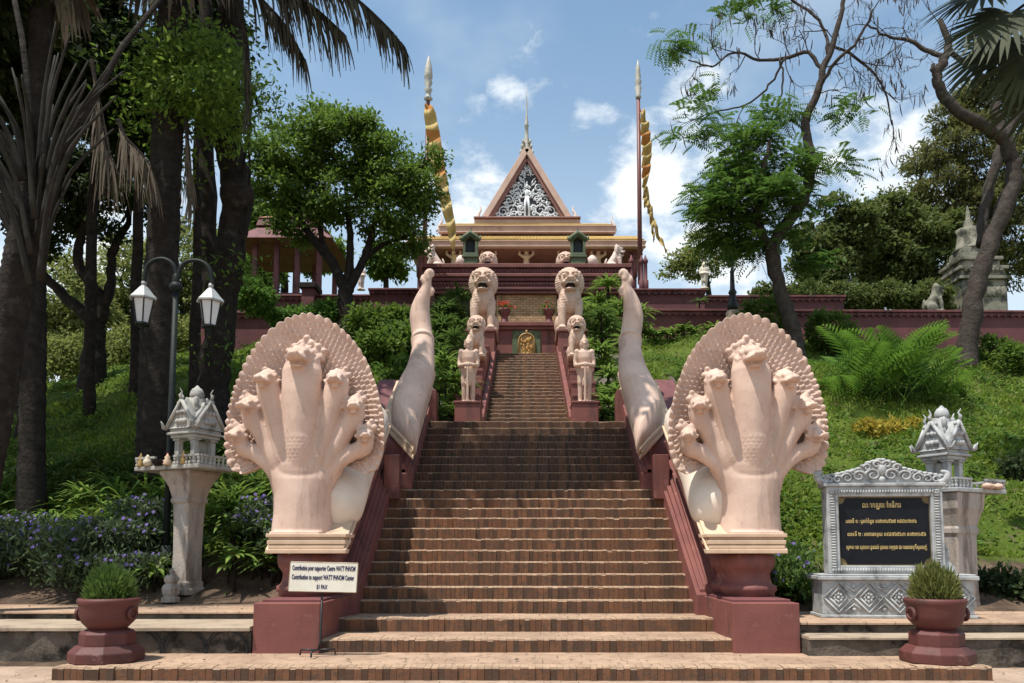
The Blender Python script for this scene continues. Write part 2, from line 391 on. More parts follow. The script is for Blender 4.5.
def grid_axis(parts):
    out = []
    for a, b, n in parts: out += [a + (b - a) * i / n for i in range(n)]
    return out + [parts[-1][1]]
gx = grid_axis([(-900, -60, 12), (-60, -26, 17), (-26, 26, 130), (26, 60, 17), (60, 900, 12)])
gy = grid_axis([(-80, 9, 12), (9, 13, 16), (13, 35, 74), (35, 60, 20), (60, 140, 16), (140, 900, 10)])
g = MB(); nx = len(gx)
g.add([(x, y, H(x, y)) for y in gy for x in gx], [(j * nx + i, j * nx + i + 1, (j + 1) * nx + i + 1, (j + 1) * nx + i) for j in range(len(gy) - 1) for i in range(nx - 1)])
t = NT('hill_ground'); gr = t.mix(t.ramp(t.noise(.8, 6, .65), .35, .65), (.055, .09, .012), (.10, .14, .022))
gr = t.mix(t.ramp(t.noise(3.5, 5, .65), .54, .68), gr, (.13, .10, .055))
sp_ = t.n('ShaderNodeSeparateXYZ'); t.l(t.co, sp_.inputs[0])
soil = t.mix(t.ramp(t.noise(2, 6), .4, .6), (.17, .115, .08), (.09, .062, .045))
gr = t.mix(t.ramp(t.math('ADD', sp_.outputs[1], t.math('MULTIPLY', t.noise(1.5, 3), 1.2)), 14.9, 15.3), soil, gr)
t.bump(t.noise(9, 6, .7), .9, .12)
tag(g.build('ground', t.done(gr, .95, .1), smooth=True), kind='structure')

def wobble_slab(name, x0, x1, y0, y1, z0, z1, mat, n=60, jit=.012, kind='structure', front=True):
    """paved slab with a slightly worn front edge"""
    b = MB(); xs = [x0 + (x1 - x0) * i / n for i in range(n + 1)]
    e = [(random.gauss(0, jit), random.gauss(0, jit * .5)) for _ in xs]
    vs = []
    for (x, (jy, jz)) in zip(xs, e):
        vs += [(x, y0 + jy, z0), (x, y0 + jy, z1 - .018), (x, y0 + jy + .018, z1 + jz * .3), (x, y1, z1), (x, y1, z0)]
    fs = []
    for i in range(n):
        for k in range(5): fs.append((i * 5 + k, i * 5 + (k + 1) % 5, (i + 1) * 5 + (k + 1) % 5, (i + 1) * 5 + k))
    fs += [(0, 1, 2, 3, 4), tuple(n * 5 + k for k in (4, 3, 2, 1, 0))]
    b.add(vs, fs); return tag(b.build(name, mat), kind=kind)
pl = MB(); pl.add([(x, y, 0.002 + .004 * math.sin(x * 1.3 + y)) for y in (-40, 4, 7, 8, 9, 10.48) for x in np.linspace(-40, 40, 81)],
                  [(j * 81 + i, j * 81 + i + 1, (j + 1) * 81 + i + 1, (j + 1) * 81 + i) for j in range(5) for i in range(80)])
tag(pl.build('plaza_paving', M['plaza'], smooth=True), kind='structure')

# left side: stained rubble wall, ledge, second kerb, walkway in front of the flower bed
def side_steps(s):
    L = s < 0
    xa, xb = (3.66, 26)
    if L:
        wobble_slab('retaining_step', -xb, -xa, 10.5, 11.7, -.1, .45, M['retain'], 90)
        wobble_slab('ledge', -xb, -xa, 10.44, 11.66, .452, .51, M['ledge'], 90, .008)
        wobble_slab('walkway_kerb', -xb, -xa, 11.6, 12.4, .2, .585, M['retain'], 90)
        wobble_slab('walkway', -xb, -xa, 11.57, 14.0, .587, .625, M['paving'], 90, .008)
    else:
        def curved(name, off, z0, z1, mat, depth=4):
            b = MB(); n = 60; vs = []
            for i in range(n + 1):
                x = 3.66 + 22 * i / n; y = off + .022 * max(0, x - 5.2) ** 2 * .9 + random.gauss(0, .006)
                vs += [(x, y, z0), (x, y, z1 - .015), (x, y + .015, z1), (x, y + depth, z1), (x, y + depth, z0)]
            fs = [(i * 5 + k, i * 5 + (k + 1) % 5, (i + 1) * 5 + (k + 1) % 5, (i + 1) * 5 + k) for i in range(n) for k in range(5)]
            fs += [(0, 1, 2, 3, 4), tuple(n * 5 + k for k in (4, 3, 2, 1, 0))]
            b.add(vs, fs); tag(b.build(name, mat), kind='structure')
        curved('retaining_step', 10.25, -.1, .36, M['retain']); curved('ledge', 10.22, .362, .40, M['ledge'], 1.0)
        curved('walkway_kerb', 10.72, .2, .51, M['retain'], 1); curved('walkway', 10.69, .512, .55, M['paving'], 3.0)
side_steps(-1); side_steps(1)
# scratched arches on the left wall
b = MB()
for cx in (-5.12, -4.53, -3.97):
    pts = [(cx + .27 * math.cos(a), 10.492, .15 + .30 * math.sin(a)) for a in np.linspace(0, math.pi, 15)]
    b.tube([p for p in pts], .011, 5)
for cx in (-5.42, -4.825, -4.25):
    b.tube([(cx + .005, 10.492, .16), (cx, 10.492, .3), (cx - .1, 10.492, .43)], .009, 5); b.tube([(cx, 10.492, .3), (cx + .1, 10.492, .43)], .009, 5)
tag(b.build('arch_scoring', M['black']), kind='structure')

# ------------------------------------------------------------------ the brick stairs
D = {1: 9.26, 2: 10.6, 3: 11.6, 4: 12.5}; Z = {0: 0, 1: .16, 2: .332, 3: .524, 4: .73}
for i in range(5, 24): D[i] = 12.5 + .285 * (i - 4); Z[i] = .73 + .1985 * (i - 4)
D[24] = 20.2
def brick_step(mb, mo, x0, x1, d, dn, z0, z1, bw=.08, jit=.006):
    x = x0
    while x < x1 - .02:
        w = min(max(.05, random.gauss(bw, bw * .1)), x1 - x); j = min(.008, random.gauss(0, jit)); k = random.gauss(0, jit * .4)
        if random.random() < .02: k -= .012
        c = .017 + abs(random.gauss(0, .005)); mb.prism([(d + j, z0 - .03), (d + j, z1 + k - c), (d + j + c * 1.1, z1 + k), (d + min(.21, dn - d), z1 + k * .4), (d + min(.21, dn - d), z0 - .03)], 'x', x, x + w - .005); x += w
    mo.box(x0, x1, d + .012, dn + .05, z0 - .35, z1 - .007)
st = thing('brick_staircase', 'wide flight of worn brick steps rising between the two big cobra hoods', 'staircase')
for i in range(1, 24):
    x0, x1 = (-5.54, 5.44) if i == 1 else (-2.76, 2.76) if i < 15 else (-2.32, 2.32)
    lo, mo = MB(), MB(); brick_step(lo, mo, x0, x1, D[i], D[i + 1], Z[i - 1], Z[i])
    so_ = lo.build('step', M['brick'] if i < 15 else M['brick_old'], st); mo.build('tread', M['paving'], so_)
ld = MB(); ld.box(-3.7, 3.7, 18.1, 29.5, 1.5, 4.47); ld.build('landing', M['paving'], st)
U0, U1, UZ0, UZ1, UN = 19.7, 27.9, 4.5, 8.58, 24
us = thing('brick_staircase', 'narrow upper flight of brick steps between the standing guards, ending at the gold niche', 'staircase', (0, U0, UZ0))
for i in range(UN):
    a_, m_ = MB(), MB()
    d = lerp(U0, U1, i / UN); z = lerp(UZ0, UZ1, (i + 1) / UN)
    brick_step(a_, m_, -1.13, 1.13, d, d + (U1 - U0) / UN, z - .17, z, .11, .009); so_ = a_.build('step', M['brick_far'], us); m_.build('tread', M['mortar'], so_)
m_ = MB(); m_.box(-1.13, 1.13, U1 + .06, 28.4, 7, UZ1 - .01); m_.build('top_landing', M['mortar'], us)

# ------------------------------------------------------------------ lower parapets (one each side), built on the right and mirrored
def parapet(s, label):
    X = lambda a: s * a
    r = thing('stair_parapet', label, 'parapet', (s * 3.2, 10.5, 0))
    def bx(mb, x0, x1, *q): mb.box(s * x0, s * x1, *q)
    def pr(mb, poly, x0, x1): mb.prism(poly, 'x', s * x0, s * x1)
    q = MB(); bx(q, 2.75, 3.64, 10.5, 12.75, -.05, .815); q.build('plinth', M['red'], r, bevel=.012)
    q = MB(); bx(q, 2.80, 3.60, 10.72, 12.6, .80, .85); q.build('plinth_cap', M['redtrim'], r, bevel=.01)
    zs = lambda y: 1.46 + .676 * (y - 11.2)
    q = MB(); pr(q, [(12.35, .3), (15.35, .3), (15.35, zs(15.35) - .05), (12.35, zs(12.35) - .05)], 2.93, 3.58); q.build('string_wall', M['redtrim'], r)
    q = MB(); pr(q, [(12.2, .45), (15.5, .45), (15.5, 3.02), (12.2, .83)], 2.64, 2.93)
    q.build('coping', M['red'], r, bevel=.01)
    for k, (xi, xo, dz) in enumerate(((2.70, 2.95, .10), (2.77, 2.97, .19), (2.82, 3.0, .30))):
        q = MB(); pr(q, [(12.25, .80), (15.5 - k * .03, 2.9), (15.5 - k * .03, 3.02 + dz), (12.25 + k * .05, .84 + dz * .75)], xi, xo); q.build('moulding', M['red'], r, bevel=.012)
    for k_, (xi, d0, d1) in enumerate(((2.60, .0, .10), (2.66, .10, .20), (2.63, .20, .28), (2.72, .28, .42))):
        q = MB(); y0 = 11.5 + .1 * k_; pr(q, [(y0, zs(y0) - d1), (14.6, zs(14.6) - d1), (14.6, zs(14.6) - d0 - .002), (y0, zs(y0) - d0 - .002)], xi, 3.56); q.build('under_moulding', M['red'], r, bevel=.012)
    prof = [(.37, 0), (.37, .06), (.40, .09), (.40, .15), (.34, .18), (.315, .25), (.31, .33), (.34, .38), (.375, .42), (.39, .49), (.39, .6)]
    for y in (11.62, 12.3):
        q = MB(); q.lathe([(a, z * 1.03) for a, z in prof], (X(3.28), y, .84), 20); q.build('baluster', M['red'], r, True)
    # second, narrower tier
    q = MB(); pr(q, [(15.4, 2.3), (18.3, 2.3), (18.3, 4.98), (15.4, 3.03)], 2.28, 2.5); q.build('coping', M['red'], r, bevel=.01)
    for k, (xi, xo, dz) in enumerate(((2.33, 2.52, .10), (2.40, 2.55, .18))):
        q = MB(); pr(q, [(15.44, 2.9), (18.3, 4.8), (18.3, 4.98 + dz), (15.44, 3.03 + dz)], xi, xo); q.build('moulding', M['red'], r, bevel=.012)
    z2 = lambda y: 3.18 + .676 * (y - 14.7)
    q = MB(); pr(q, [(15.5, 2.3), (18.3, 2.3), (18.3, z2(18.3) - .05), (15.5, z2(15.5) - .05)], 2.5, 3.5); q.build('string_wall', M['redtrim'], r)
    q = MB(); bx(q, 2.45, 2.75, 14.95, 15.25, 2.5, 3.36); q.build('pillar', M['red'], r, bevel=.01)
    q = MB(); q.box(s * 2.15, s * 2.62, 18.25, 18.8, 4.3, 5.32); q.build('end_post', M['red'], r, bevel=.012)
    q = MB(); q.lathe([(.12, 0), (.14, .05), (.1, .12), (.15, .3), (.17, .42), (.13, .55), (.06, .66), (.02, .78)], (s * 2.36, 18.5, 5.32), 14); q.build('finial', M['statue'], r, True)
parapet(-1, 'maroon sloping parapet along the left edge of the lower steps')
parapet(1, 'maroon sloping parapet along the right edge of the lower steps')

# ------------------------------------------------------------------ stepped side walls of the upper flight
def sidewall(s, label):
    r = thing('stepped_side_wall', label, 'wall', (s * 1.5, 19.4, 4.5))
    q = MB(); q.prism([(19.3, 4.3), (28, 4.3), (28, 8.95), (27.2, 8.75), (19.3, 4.85)], 'x', s * 1.07, s * 1.2); q.build('string', M['red'], r, bevel=.015)
    tops = [(19.95, 5.1), (20.6, 5.55), (21.2, 6.02), (21.8, 6.5), (22.9, 6.93), (23.7, 7.3), (24.5, 7.7), (25.3, 8.1)]
    for y, z in tops:
        y2 = y + (1.1 if z == 6.93 else .8); q = MB(); q.box(s * 1.21, s * 1.85, y - .6, y2 - .6 + .3, 4.3, z); q.box(s * 1.2, s * 1.88, y - .63, y2 - .25, z - .07, z + .015); q.build('tier', M['red'], r, bevel=.015)
    q = MB(); q.box(s * 1.1, s * 2.05, 26.3, 28.2, 6.5, 9.0); q.box(s * 1.06, s * 2.1, 26.24, 28.2, 9.0, 9.1); q.build('lion_pedestal', M['red'], r, bevel=.02)
sidewall(-1, 'stepped maroon side wall left of the upper brick flight'); sidewall(1, 'stepped maroon side wall right of the upper brick flight')
for s, w in ((-1, 'left'), (1, 'right')):
    r = thing('statue_pedestal', 'square maroon block under the %s standing guard' % w, 'pedestal', (s * 1.47, 18.75, 4.45))
    q = MB(); q.box(s * 1.10, s * 1.72, 18.4, 19.2, 4.4, 5.02); q.build('block', M['red'], r, bevel=.015)
    q = MB(); q.box(s * 1.08, s * 1.75, 18.37, 19.2, 5.02, 5.07); q.build('cap', M['red'], r, bevel=.01)

# ------------------------------------------------------------------ altar wall with the gold niche at the top of the steps
r = thing('altar_wall', 'low maroon altar wall with a small gold niche at the head of the steps', 'altar', (0, 28.3, 8.58))
q = MB(); q.box(-1.12, 1.12, 28.25, 29.4, 8.0, 9.62); q.build('wall', M['red'], r, bevel=.015)
q = MB(); q.box(-1.2, 1.2, 28.15, 29.5, 9.62, 9.74); q.box(-1.26, 1.26, 28.08, 29.5, 9.74, 9.9); q.build('cornice', M['red'], r, bevel=.02)
q = MB(); q.box(-.52, .52, 28.2, 28.32, 8.55, 9.6); fr = q.build('niche_surround', M['greenstone'], r, bevel=.015)
def arch(x, z0, w, h, n=14): return [(x - w, z0), (x - w, z0 + h - w)] + [(x - w * math.cos(a), z0 + h - w + w * math.sin(a)) for a in np.linspace(0, math.pi, n)][1:-1] + [(x + w, z0 + h - w), (x + w, z0)]
q = MB(); q.prism(arch(0, 8.62, .30, .86), 'y', 28.14, 28.22); nb = q.build('niche', M['gold'], r)
q = MB(); pa = arch(0, 8.62, .285, .84); q.tube([(x, 28.12, z) for x, z in pa], .035, 6); q.ell((0, 28.12, 9.52), (.05, .04, .08)); q.build('arch_moulding', M['gold'], nb, True)
q = MB(); random.seed(3)
for k in range(34): q.ell((random.uniform(-.2, .2), 28.12, random.uniform(8.68, 9.28)), (random.uniform(.02, .06), .04, random.uniform(.03, .08)), 7, 5)
q.build('figure_relief', pmat('rusty_gold_relief', (.5, .22, .06), (.4, .28, .06), 8, .6, .4, .3, 40), nb, True)

# ------------------------------------------------------------------ upper terrace front
TY = 31.8
r = thing('temple_terrace', 'maroon terrace front with heavy cornices, brick panel between the big lions', 'terrace', (0, TY, 9.5))
q = MB(); q.box(-4.1, 4.1, TY, 36, 9, 12.0); q.build('terrace_wall', M['redwall'], r)
q = MB(); q.box(-1.25, 1.25, TY - .12, TY + .1, 9, 12.1)
t = NT('tan_brick_panel'); br = t.n('ShaderNodeTexBrick'); mp = t.n('ShaderNodeMapping'); mp.inputs['Rotation'].default_value = (R(90), 0, 0); t.l(t.co, mp.inputs[0]); t.l(mp.outputs[0], br.inputs['Vector'])
for k, v in (('Scale', 1), ('Mortar Size', .012), ('Brick Width', .26), ('Row Height', .1), ('Bias', 0)): br.inputs[k].default_value = v
br.inputs['Color1'].default_value = (.62, .36, .185, 1); br.inputs['Color2'].default_value = (.46, .26, .13, 1); br.inputs['Mortar'].default_value = (.24, .165, .11, 1)
t.bump(br.outputs['Fac'], -.4, .02); q.build('brick_panel', t.done(t.mix(t.ramp(t.noise(2, 5), .5, .75), br.outputs['Color'], (.14, .1, .06)), .9, .2), r)
for s in (-1, 1):
    q = MB(); q.box(s * 2.4, s * 3.75, TY - .1, TY + .1, 9, 12.1); q.build('mossy_panel', pmat('mossy_render', (.12, .10, .055), (.075, .075, .035), 2, .9, .1, .4, 20, stain=(.035, .035, .02), sscale=2, slo=.5, shi=.7), r)
    for x0, x1 in ((1.3, 2.3), (3.8, 4.15)):
        q = MB(); q.box(s * x0, s * x1, TY - .22, TY + .1, 9, 12.12); q.build('pilaster', M['red'], r, bevel=.02)
cor = [(4.2, .30, 12.1, 12.24), (4.28, .38, 12.24, 12.36), (4.18, .28, 12.36, 12.62), (4.26, .36, 12.62, 12.78), (4.34, .44, 12.78, 12.93), (4.26, .36, 12.93, 13.16), (4.36, .46, 13.16, 13.34)]
for k, (hx, oy, z0, z1) in enumerate(cor):
    q = MB(); q.box(-hx, hx, TY - oy, TY + 1.2, z0, z1 - .004); q.build('cornice', M['red'] if k % 2 == 0 else M['redwall'], r, bevel=.025)
q = MB()
for k in range(64): q.ell((lerp(-4.2, 4.2, k / 63), TY - .38, 13.02), (.055, .05, .075), 6, 4)
for k in range(64): q.ell((lerp(-4.2, 4.2, k / 63), TY - .33, 12.49), (.05, .05, .08), 6, 4)
q.build('lotus_frieze', M['redwall'], r, True)
q = MB(); q.box(-4.0, 4.0, TY, 60, 12.9, 13.2); q.build('terrace_floor', M['ledge'], r)

# ------------------------------------------------------------------ retaining walls of the hilltop
def rwall(label, x0, x1, y0, y1, zb, zt, coping=.16, th=.5, name='retaining_wall', seg=1, pil=0):
    r = thing(name, label, 'wall', ((x0 + x1) / 2, (y0 + y1) / 2, zb))
    d = Vector((x1 - x0, y1 - y0, 0)); L = d.length; d.normalize(); ang = math.atan2(d.y, d.x); c = Vector(((x0 + x1) / 2, (y0 + y1) / 2, 0))
    q = MB(); q.obox(c + Vector((0, 0, (zb + zt - coping) / 2)), L, th, zt - coping - zb, ang); q.build('wall', M['redwall'], r)
    q = MB(); q.obox(c + Vector((0, 0, zt - coping * .72)), L + .08, th + .16, coping * .5, ang); q.obox(c + Vector((0, 0, zt - coping * .22)), L + .14, th + .3, coping * .44, ang); q.build('coping', M['redtrim'], r, bevel=.02)
    n = Vector((d.y, -d.x, 0)); q = MB(); k = int(L / .28)
    for i in range(k):
        p = c + d * (L * ((i + .5) / k - .5)) + n * (th / 2 + .1); q.box(p.x - .05, p.x + .05, p.y - .0, p.y + .05, zt - coping - .05, zt - coping * .5)
    q.build('dentil_row', M['redtrim'], r)
    for i in range(pil):
        p = c + d * (L * ((i + .5) / pil - .5)) + n * (th / 2 + .03); q = MB(); q.box(p.x - .25, p.x + .25, p.y - .08, p.y + .1, zb, zt - coping - .004); q.build('pilaster', M['redwall'], r, bevel=.02)
    return r
rwall('long low maroon wall behind the shrubs on the right slope', 4.4, 26, 30.6, 30.9, 9.0, 11.06, .22)
rwall('upper maroon wall left of the tall right lamp post, nearest the temple', 4.4, 7.9, 34, 34, 10, 13.05, .22)
rwall('upper maroon wall running from the lamp post to the olive trees', 7.9, 14.1, 34.1, 34.1, 10, 12.78, .22)
rwall('low maroon wall behind the left cobra hood, half hidden by greenery', -13.2, -4.4, 30.4, 30.4, 9.0, 10.9, .24)
rwall('upper maroon wall under the red pavilion left of the temple', -14.2, -6.9, 33.9, 33.9, 10, 12.75, .22)
rwall('upper maroon wall between the round tree and the temple', -6.9, -4.2, 33.8, 33.8, 10, 13.0, .22)
q = thing('wall_post', 'short maroon post on the left upper wall beneath the pavilion', 'post', (-9.55, 33.4, 10)); w_ = MB(); w_.box(-9.85, -9.3, 33.3, 34.2, 10, 12.95); w_.build('shaft', M['redwall'], q, bevel=.02); w_ = MB(); w_.box(-9.95, -9.2, 33.2, 34.3, 12.95, 13.2); w_.build('cap', M['dark'], q, bevel=.03)

# ------------------------------------------------------------------ temple
TYY = 42.0; mpx = TYY / F
def TX(px): return (px - CX - 2) * mpx
def TZ(py, y=0): return P(528, py, TYY + y).z
r = thing('temple', 'tiered temple hall with a white carved gable and needle spire', 'temple', (0, TYY, 13))
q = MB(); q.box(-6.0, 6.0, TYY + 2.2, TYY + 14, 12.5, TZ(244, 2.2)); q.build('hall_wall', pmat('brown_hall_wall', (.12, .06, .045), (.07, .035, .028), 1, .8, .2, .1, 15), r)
for px in (418, 489.6, 528.3, 568.6, 602.8, 640, 453):
    x = TX(px); q = MB(); q.box(x - .17, x + .17, TYY + .55, TYY + .9, 12.5, TZ(246)); c_ = q.build('column', M['redtrim'] if px in (418, 640) else M['roofpink'], r, bevel=.02)
    yb_ = .1; Zb = lambda py: TZ(py, yb_); q = MB(); q.tube([(x, TYY + .45, Zb(275)), (x, TYY + .4, Zb(264)), (x, TYY + .3, Zb(259)), (x, TYY + yb_ + .1, Zb(254.5))], [.20, .22, .14, .17], 8)
    q.ell((x, TYY + yb_ + .05, Zb(252)), (.13, .13, .16)); q.ell((x, TYY + yb_ + .1, Zb(256)), (.24, .14, .17))
    for s in (-1, 1): q.tube([(x + s * .18, TYY + yb_ + .1, Zb(256)), (x + s * .40, TYY + yb_, Zb(254)), (x + s * .34, TYY + yb_ - .05, Zb(250)), (x + s * .40, TYY + yb_ - .1, Zb(246.5))], [.09, .085, .07, .06], 6)
    q.build('winged_bracket', M['slab'] if px > 420 and px < 640 else M['redtrim'], c_, True)
def tier(x0, x1, y, py0, py1, mat, name='fascia', dep=6, ov=0): 
    if name == 'fascia':
        for f0, f1, o_ in ((-.02, .13, .07), (.42, .50, .035), (.88, 1.0, .05)): q = MB(); q.box(TX(x0) - o_, TX(x1) + o_, TYY + y - o_, TYY + y + .3, TZ(lerp(py0, py1, f1), y - o_), TZ(lerp(py0, py1, f0), y - o_)); q.build('fascia_moulding', M['roofpink'], r, bevel=.015)
    q = MB(); q.box(TX(x0), TX(x1), TYY + y, TYY + y + dep, TZ(py1, y), TZ(py0, y) - .004); return q.build(name, mat, r, bevel=.03)
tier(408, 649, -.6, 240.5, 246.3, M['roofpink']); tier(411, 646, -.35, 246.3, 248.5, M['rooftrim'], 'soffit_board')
# sloping yellow skirts of roof tiles between the fascias
def skirt(x0, x1, xa, xb, ya, yb, py0, py1):
    q = MB(); za, zb = TZ(py1, ya), TZ(py0, yb)
    q.add([(TX(x0), TYY + ya, za), (TX(x1), TYY + ya, za), (TX(xb), TYY + yb, zb), (TX(xa), TYY + yb, zb), (TX(x0), TYY + ya, za - .06), (TX(x1), TYY + ya, za - .06), (TX(xb), TYY + yb, za - .06), (TX(xa), TYY + yb, za - .06)],
          [(0, 1, 2, 3), (4, 7, 6, 5), (0, 4, 5, 1), (1, 5, 6, 2), (2, 6, 7, 3), (3, 7, 4, 0)])
    o = q.build('tile_skirt', M['roofyellow'], r); q = MB(); n = int((x1 - x0) / 1.5)
    for i in range(n + 1):
        f = i / n; q.tube([(lerp(TX(x0), TX(x1), f), TYY + ya - .02, za + .02), (lerp(TX(xa), TX(xb), f), TYY + yb, zb + .02)], .035, 5)
    q.build('tile_rib', M['roofyellow'], o, True)
skirt(409, 648, 416, 641, -.58, -.1, 236.8, 240.3)
tier(440, 619, .35, 231, 236.5, M['dark'], 'shadow_gap'); tier(438.5, 620, .1, 225.3, 232.2, M['roofpink'])  # near-black strip paints in the shade between the roof tiers
skirt(440, 618, 446, 612, .12, .5, 224.2, 225.5)
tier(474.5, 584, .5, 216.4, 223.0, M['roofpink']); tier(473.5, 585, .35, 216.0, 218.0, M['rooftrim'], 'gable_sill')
# roofs behind
q = MB(); q.prism([(TX(441), TZ(225.4)), (TX(618), TZ(225.4)), (TX(575), TZ(215)), (TX(484), TZ(215))], 'y', TYY + 1.6, TYY + 13); q.build('lower_roof', M['rooftile'], r)
gy0 = TYY + .7
q = MB(); q.prism([(TX(489), TZ(217)), (TX(569), TZ(217)), (TX(529), TZ(152))], 'y', gy0 + .35, gy0 + 12); q.build('gable_roof', M['rooftile'], r)
pd = MB(); pd.prism([(TX(496.5), TZ(217)), (TX(560.5), TZ(217)), (TX(528.7), TZ(163))], 'y', gy0 + .18, gy0 + .34); ped = pd.build('pediment', M['reliefback'], r)
def bar(p0, p1, w, y0, y1, mat, name, par):
    a = Vector((TX(p0[0]), 0, TZ(p0[1]))); b2 = Vector((TX(p1[0]), 0, TZ(p1[1]))); d = (b2 - a).normalized(); n_ = Vector((-d.z, 0, d.x)) * w / 2
    q = MB(); q.prism([((a + n_).x, (a + n_).z), ((b2 + n_).x, (b2 + n_).z), ((b2 - n_).x, (b2 - n_).z), ((a - n_).x, (a - n_).z)], 'y', y0, y1); return q.build(name, mat, par, bevel=.02)
for s in (-1, 1):
    X = lambda o: 528.9 + s * o
    bar((X(40.5), 217.2), (X(-.2), 153.2), .30, gy0 - .15, gy0 + .5, M['roofpink'], 'bargeboard', r)
    bar((X(35.2), 216.6), (X(0), 160.6), .20, gy0 - .05, gy0 + .3, M['rooftrim'], 'bargeboard_lining', r)
    for (ox, py, k) in ((47.5, 216, .95), (88, 227, .95), (116, 240, .85)):
        x = TX(528.9 + s * ox); z = TZ(py); q = MB()
        q.tube(spline([(x, gy0, z - .15), (x + s * .22 * k, gy0, z + .12 * k), (x + s * .18 * k, gy0, z + .45 * k), (x + s * .05 * k, gy0, z + .7 * k), (x + s * .12 * k, gy0, z + .98 * k)], 4), rspline([.14 * k, .15 * k, .10 * k, .06 * k, .015], 4), 7)
        q.build('roof_horn', M['lion_white'] if 'lion_white' in M else M['relief'], r, True)
# carved pediment: central figure, two volute scrolls per row and small leaves
q = MB(); yv = gy0 + .16
q.ell((TX(528.9), yv, TZ(193)), (.12, .09, .22)); q.ell((TX(528.9), yv, TZ(186.5)), (.09, .08, .12)); q.ell((TX(528.9), yv, TZ(183.5)), (.05, .06, .12)); q.tube([(TX(528.4), yv, TZ(196)), (TX(527), yv, TZ(205)), (TX(527), yv, TZ(214))], [.085, .07, .055], 6); q.tube([(TX(529.4), yv, TZ(196)), (TX(531), yv, TZ(205)), (TX(531), yv, TZ(214))], [.085, .07, .055], 6)
for s in (-1, 1):
    q.tube([(TX(528.9 + s * 1.6), yv, TZ(190.5)), (TX(528.9 + s * 5), yv, TZ(194)), (TX(528.9 + s * 7), yv, TZ(189))], [.05, .045, .035], 6)
    random.seed(int(50 + s))
    for k in range(70):
        f = random.random() ** .7; py = lerp(168, 214, f); hwd = (py - 163) / 54 * 30; ox = random.uniform(.08, .93) * hwd; a = random.uniform(0, 3.14); c_, d_ = TX(528.9 + s * ox), TZ(py); l_ = random.uniform(.06, .13); q.tube([(c_ - l_ * math.cos(a), yv - .01, d_ - l_ * math.sin(a)), (c_ + .03, yv - .03, d_ + .02), (c_ + l_ * math.cos(a), yv, d_ + l_ * math.sin(a))], [.02, .042, .012], 5)
    for (ox, py, rad, dr) in ((13, 209, .34, 1), (23, 210, .30, -1), (9.5, 197.5, .25, -1), (17.5, 199, .27, 1), (11, 188, .22, 1), (5.5, 174, .17, -1), (28, 213, .14, 1), (20.5, 203, .12, 1), (6, 207, .16, 1), (13, 181.5, .12, 1), (2.6, 167.5, .11, 1), (7, 212, .12, 1), (18, 213, .13, 1), (14.5, 192.5, .13, 1)):
        cx, cz = TX(528.9 + s * ox), TZ(py)
        pts = [(cx + s * dr * rad * (1 - k / 22) * math.cos(k * .52), yv, cz + rad * (1 - k / 22) * math.sin(k * .52)) for k in range(18)]
        q.tube(pts, [.05 - .0016 * k for k in range(18)], 5)
q.build('carved_scrollwork', M['relief'], ped, True)
q = MB(); q.box(TX(496.5), TX(561), gy0 + .05, gy0 + .3, TZ(217.2), TZ(215)); q.build('relief_sill', M['relief'], ped)
for o in [o for o in bpy.data.objects if o.type == 'MESH' and o.name.split('.')[0] in ('bargeboard', 'bargeboard_lining', 'pediment', 'carved_scrollwork', 'relief_sill', 'gable_roof')]:
    gx0, gz0, gz1 = TX(528.9) - r.location.x, TZ(217) - r.location.z, TZ(217, .6) - r.location.z      # true size of the gable, measured on its own plane
    for v in o.data.vertices: v.co.x = gx0 + (v.co.x - gx0) * 1.09; v.co.z = gz1 + (v.co.z - gz0) * 1.09
# spire on the ridge
sx = TX(528.6); sy = gy0 + 3.2; q = MB(); z0 = P(528, 160, sy).z
hz = lambda py: P(528, py, sy).z
q.lathe([(.30, hz(170)), (.30, hz(157)), (.24, hz(154)), (.27, hz(151)), (.2, hz(149)), (.225, hz(146)), (.16, hz(143)), (.17, hz(140)), (.125, hz(137)), (.10, hz(127)), (.155, hz(126)), (.095, hz(124)), (.115, hz(122)), (.07, hz(120)), (.085, hz(118)), (.052, hz(116)), (.045, hz(104)), (.024, hz(97)), (.01, hz(86))], (sx, sy, 0), 12)
sp0 = q.build('spire', M['spire'], r, True); q = MB()
for k in range(4):
    a = k * math.pi / 2 + .78
    for (rr, p0, hh) in ((.44, 158, .42), (.33, 151, .36), (.24, 145, .28)):
        x, y = sx + rr * math.cos(a), sy + rr * math.sin(a); q.tube([(x, y, hz(p0)), (x + .1 * math.cos(a), y + .1 * math.sin(a), hz(p0) + hh * .5), (x + .02, y, hz(p0) + hh)], [.1, .07, .015], 6)
q.build('spire_ornament', M['spire'], sp0, True)

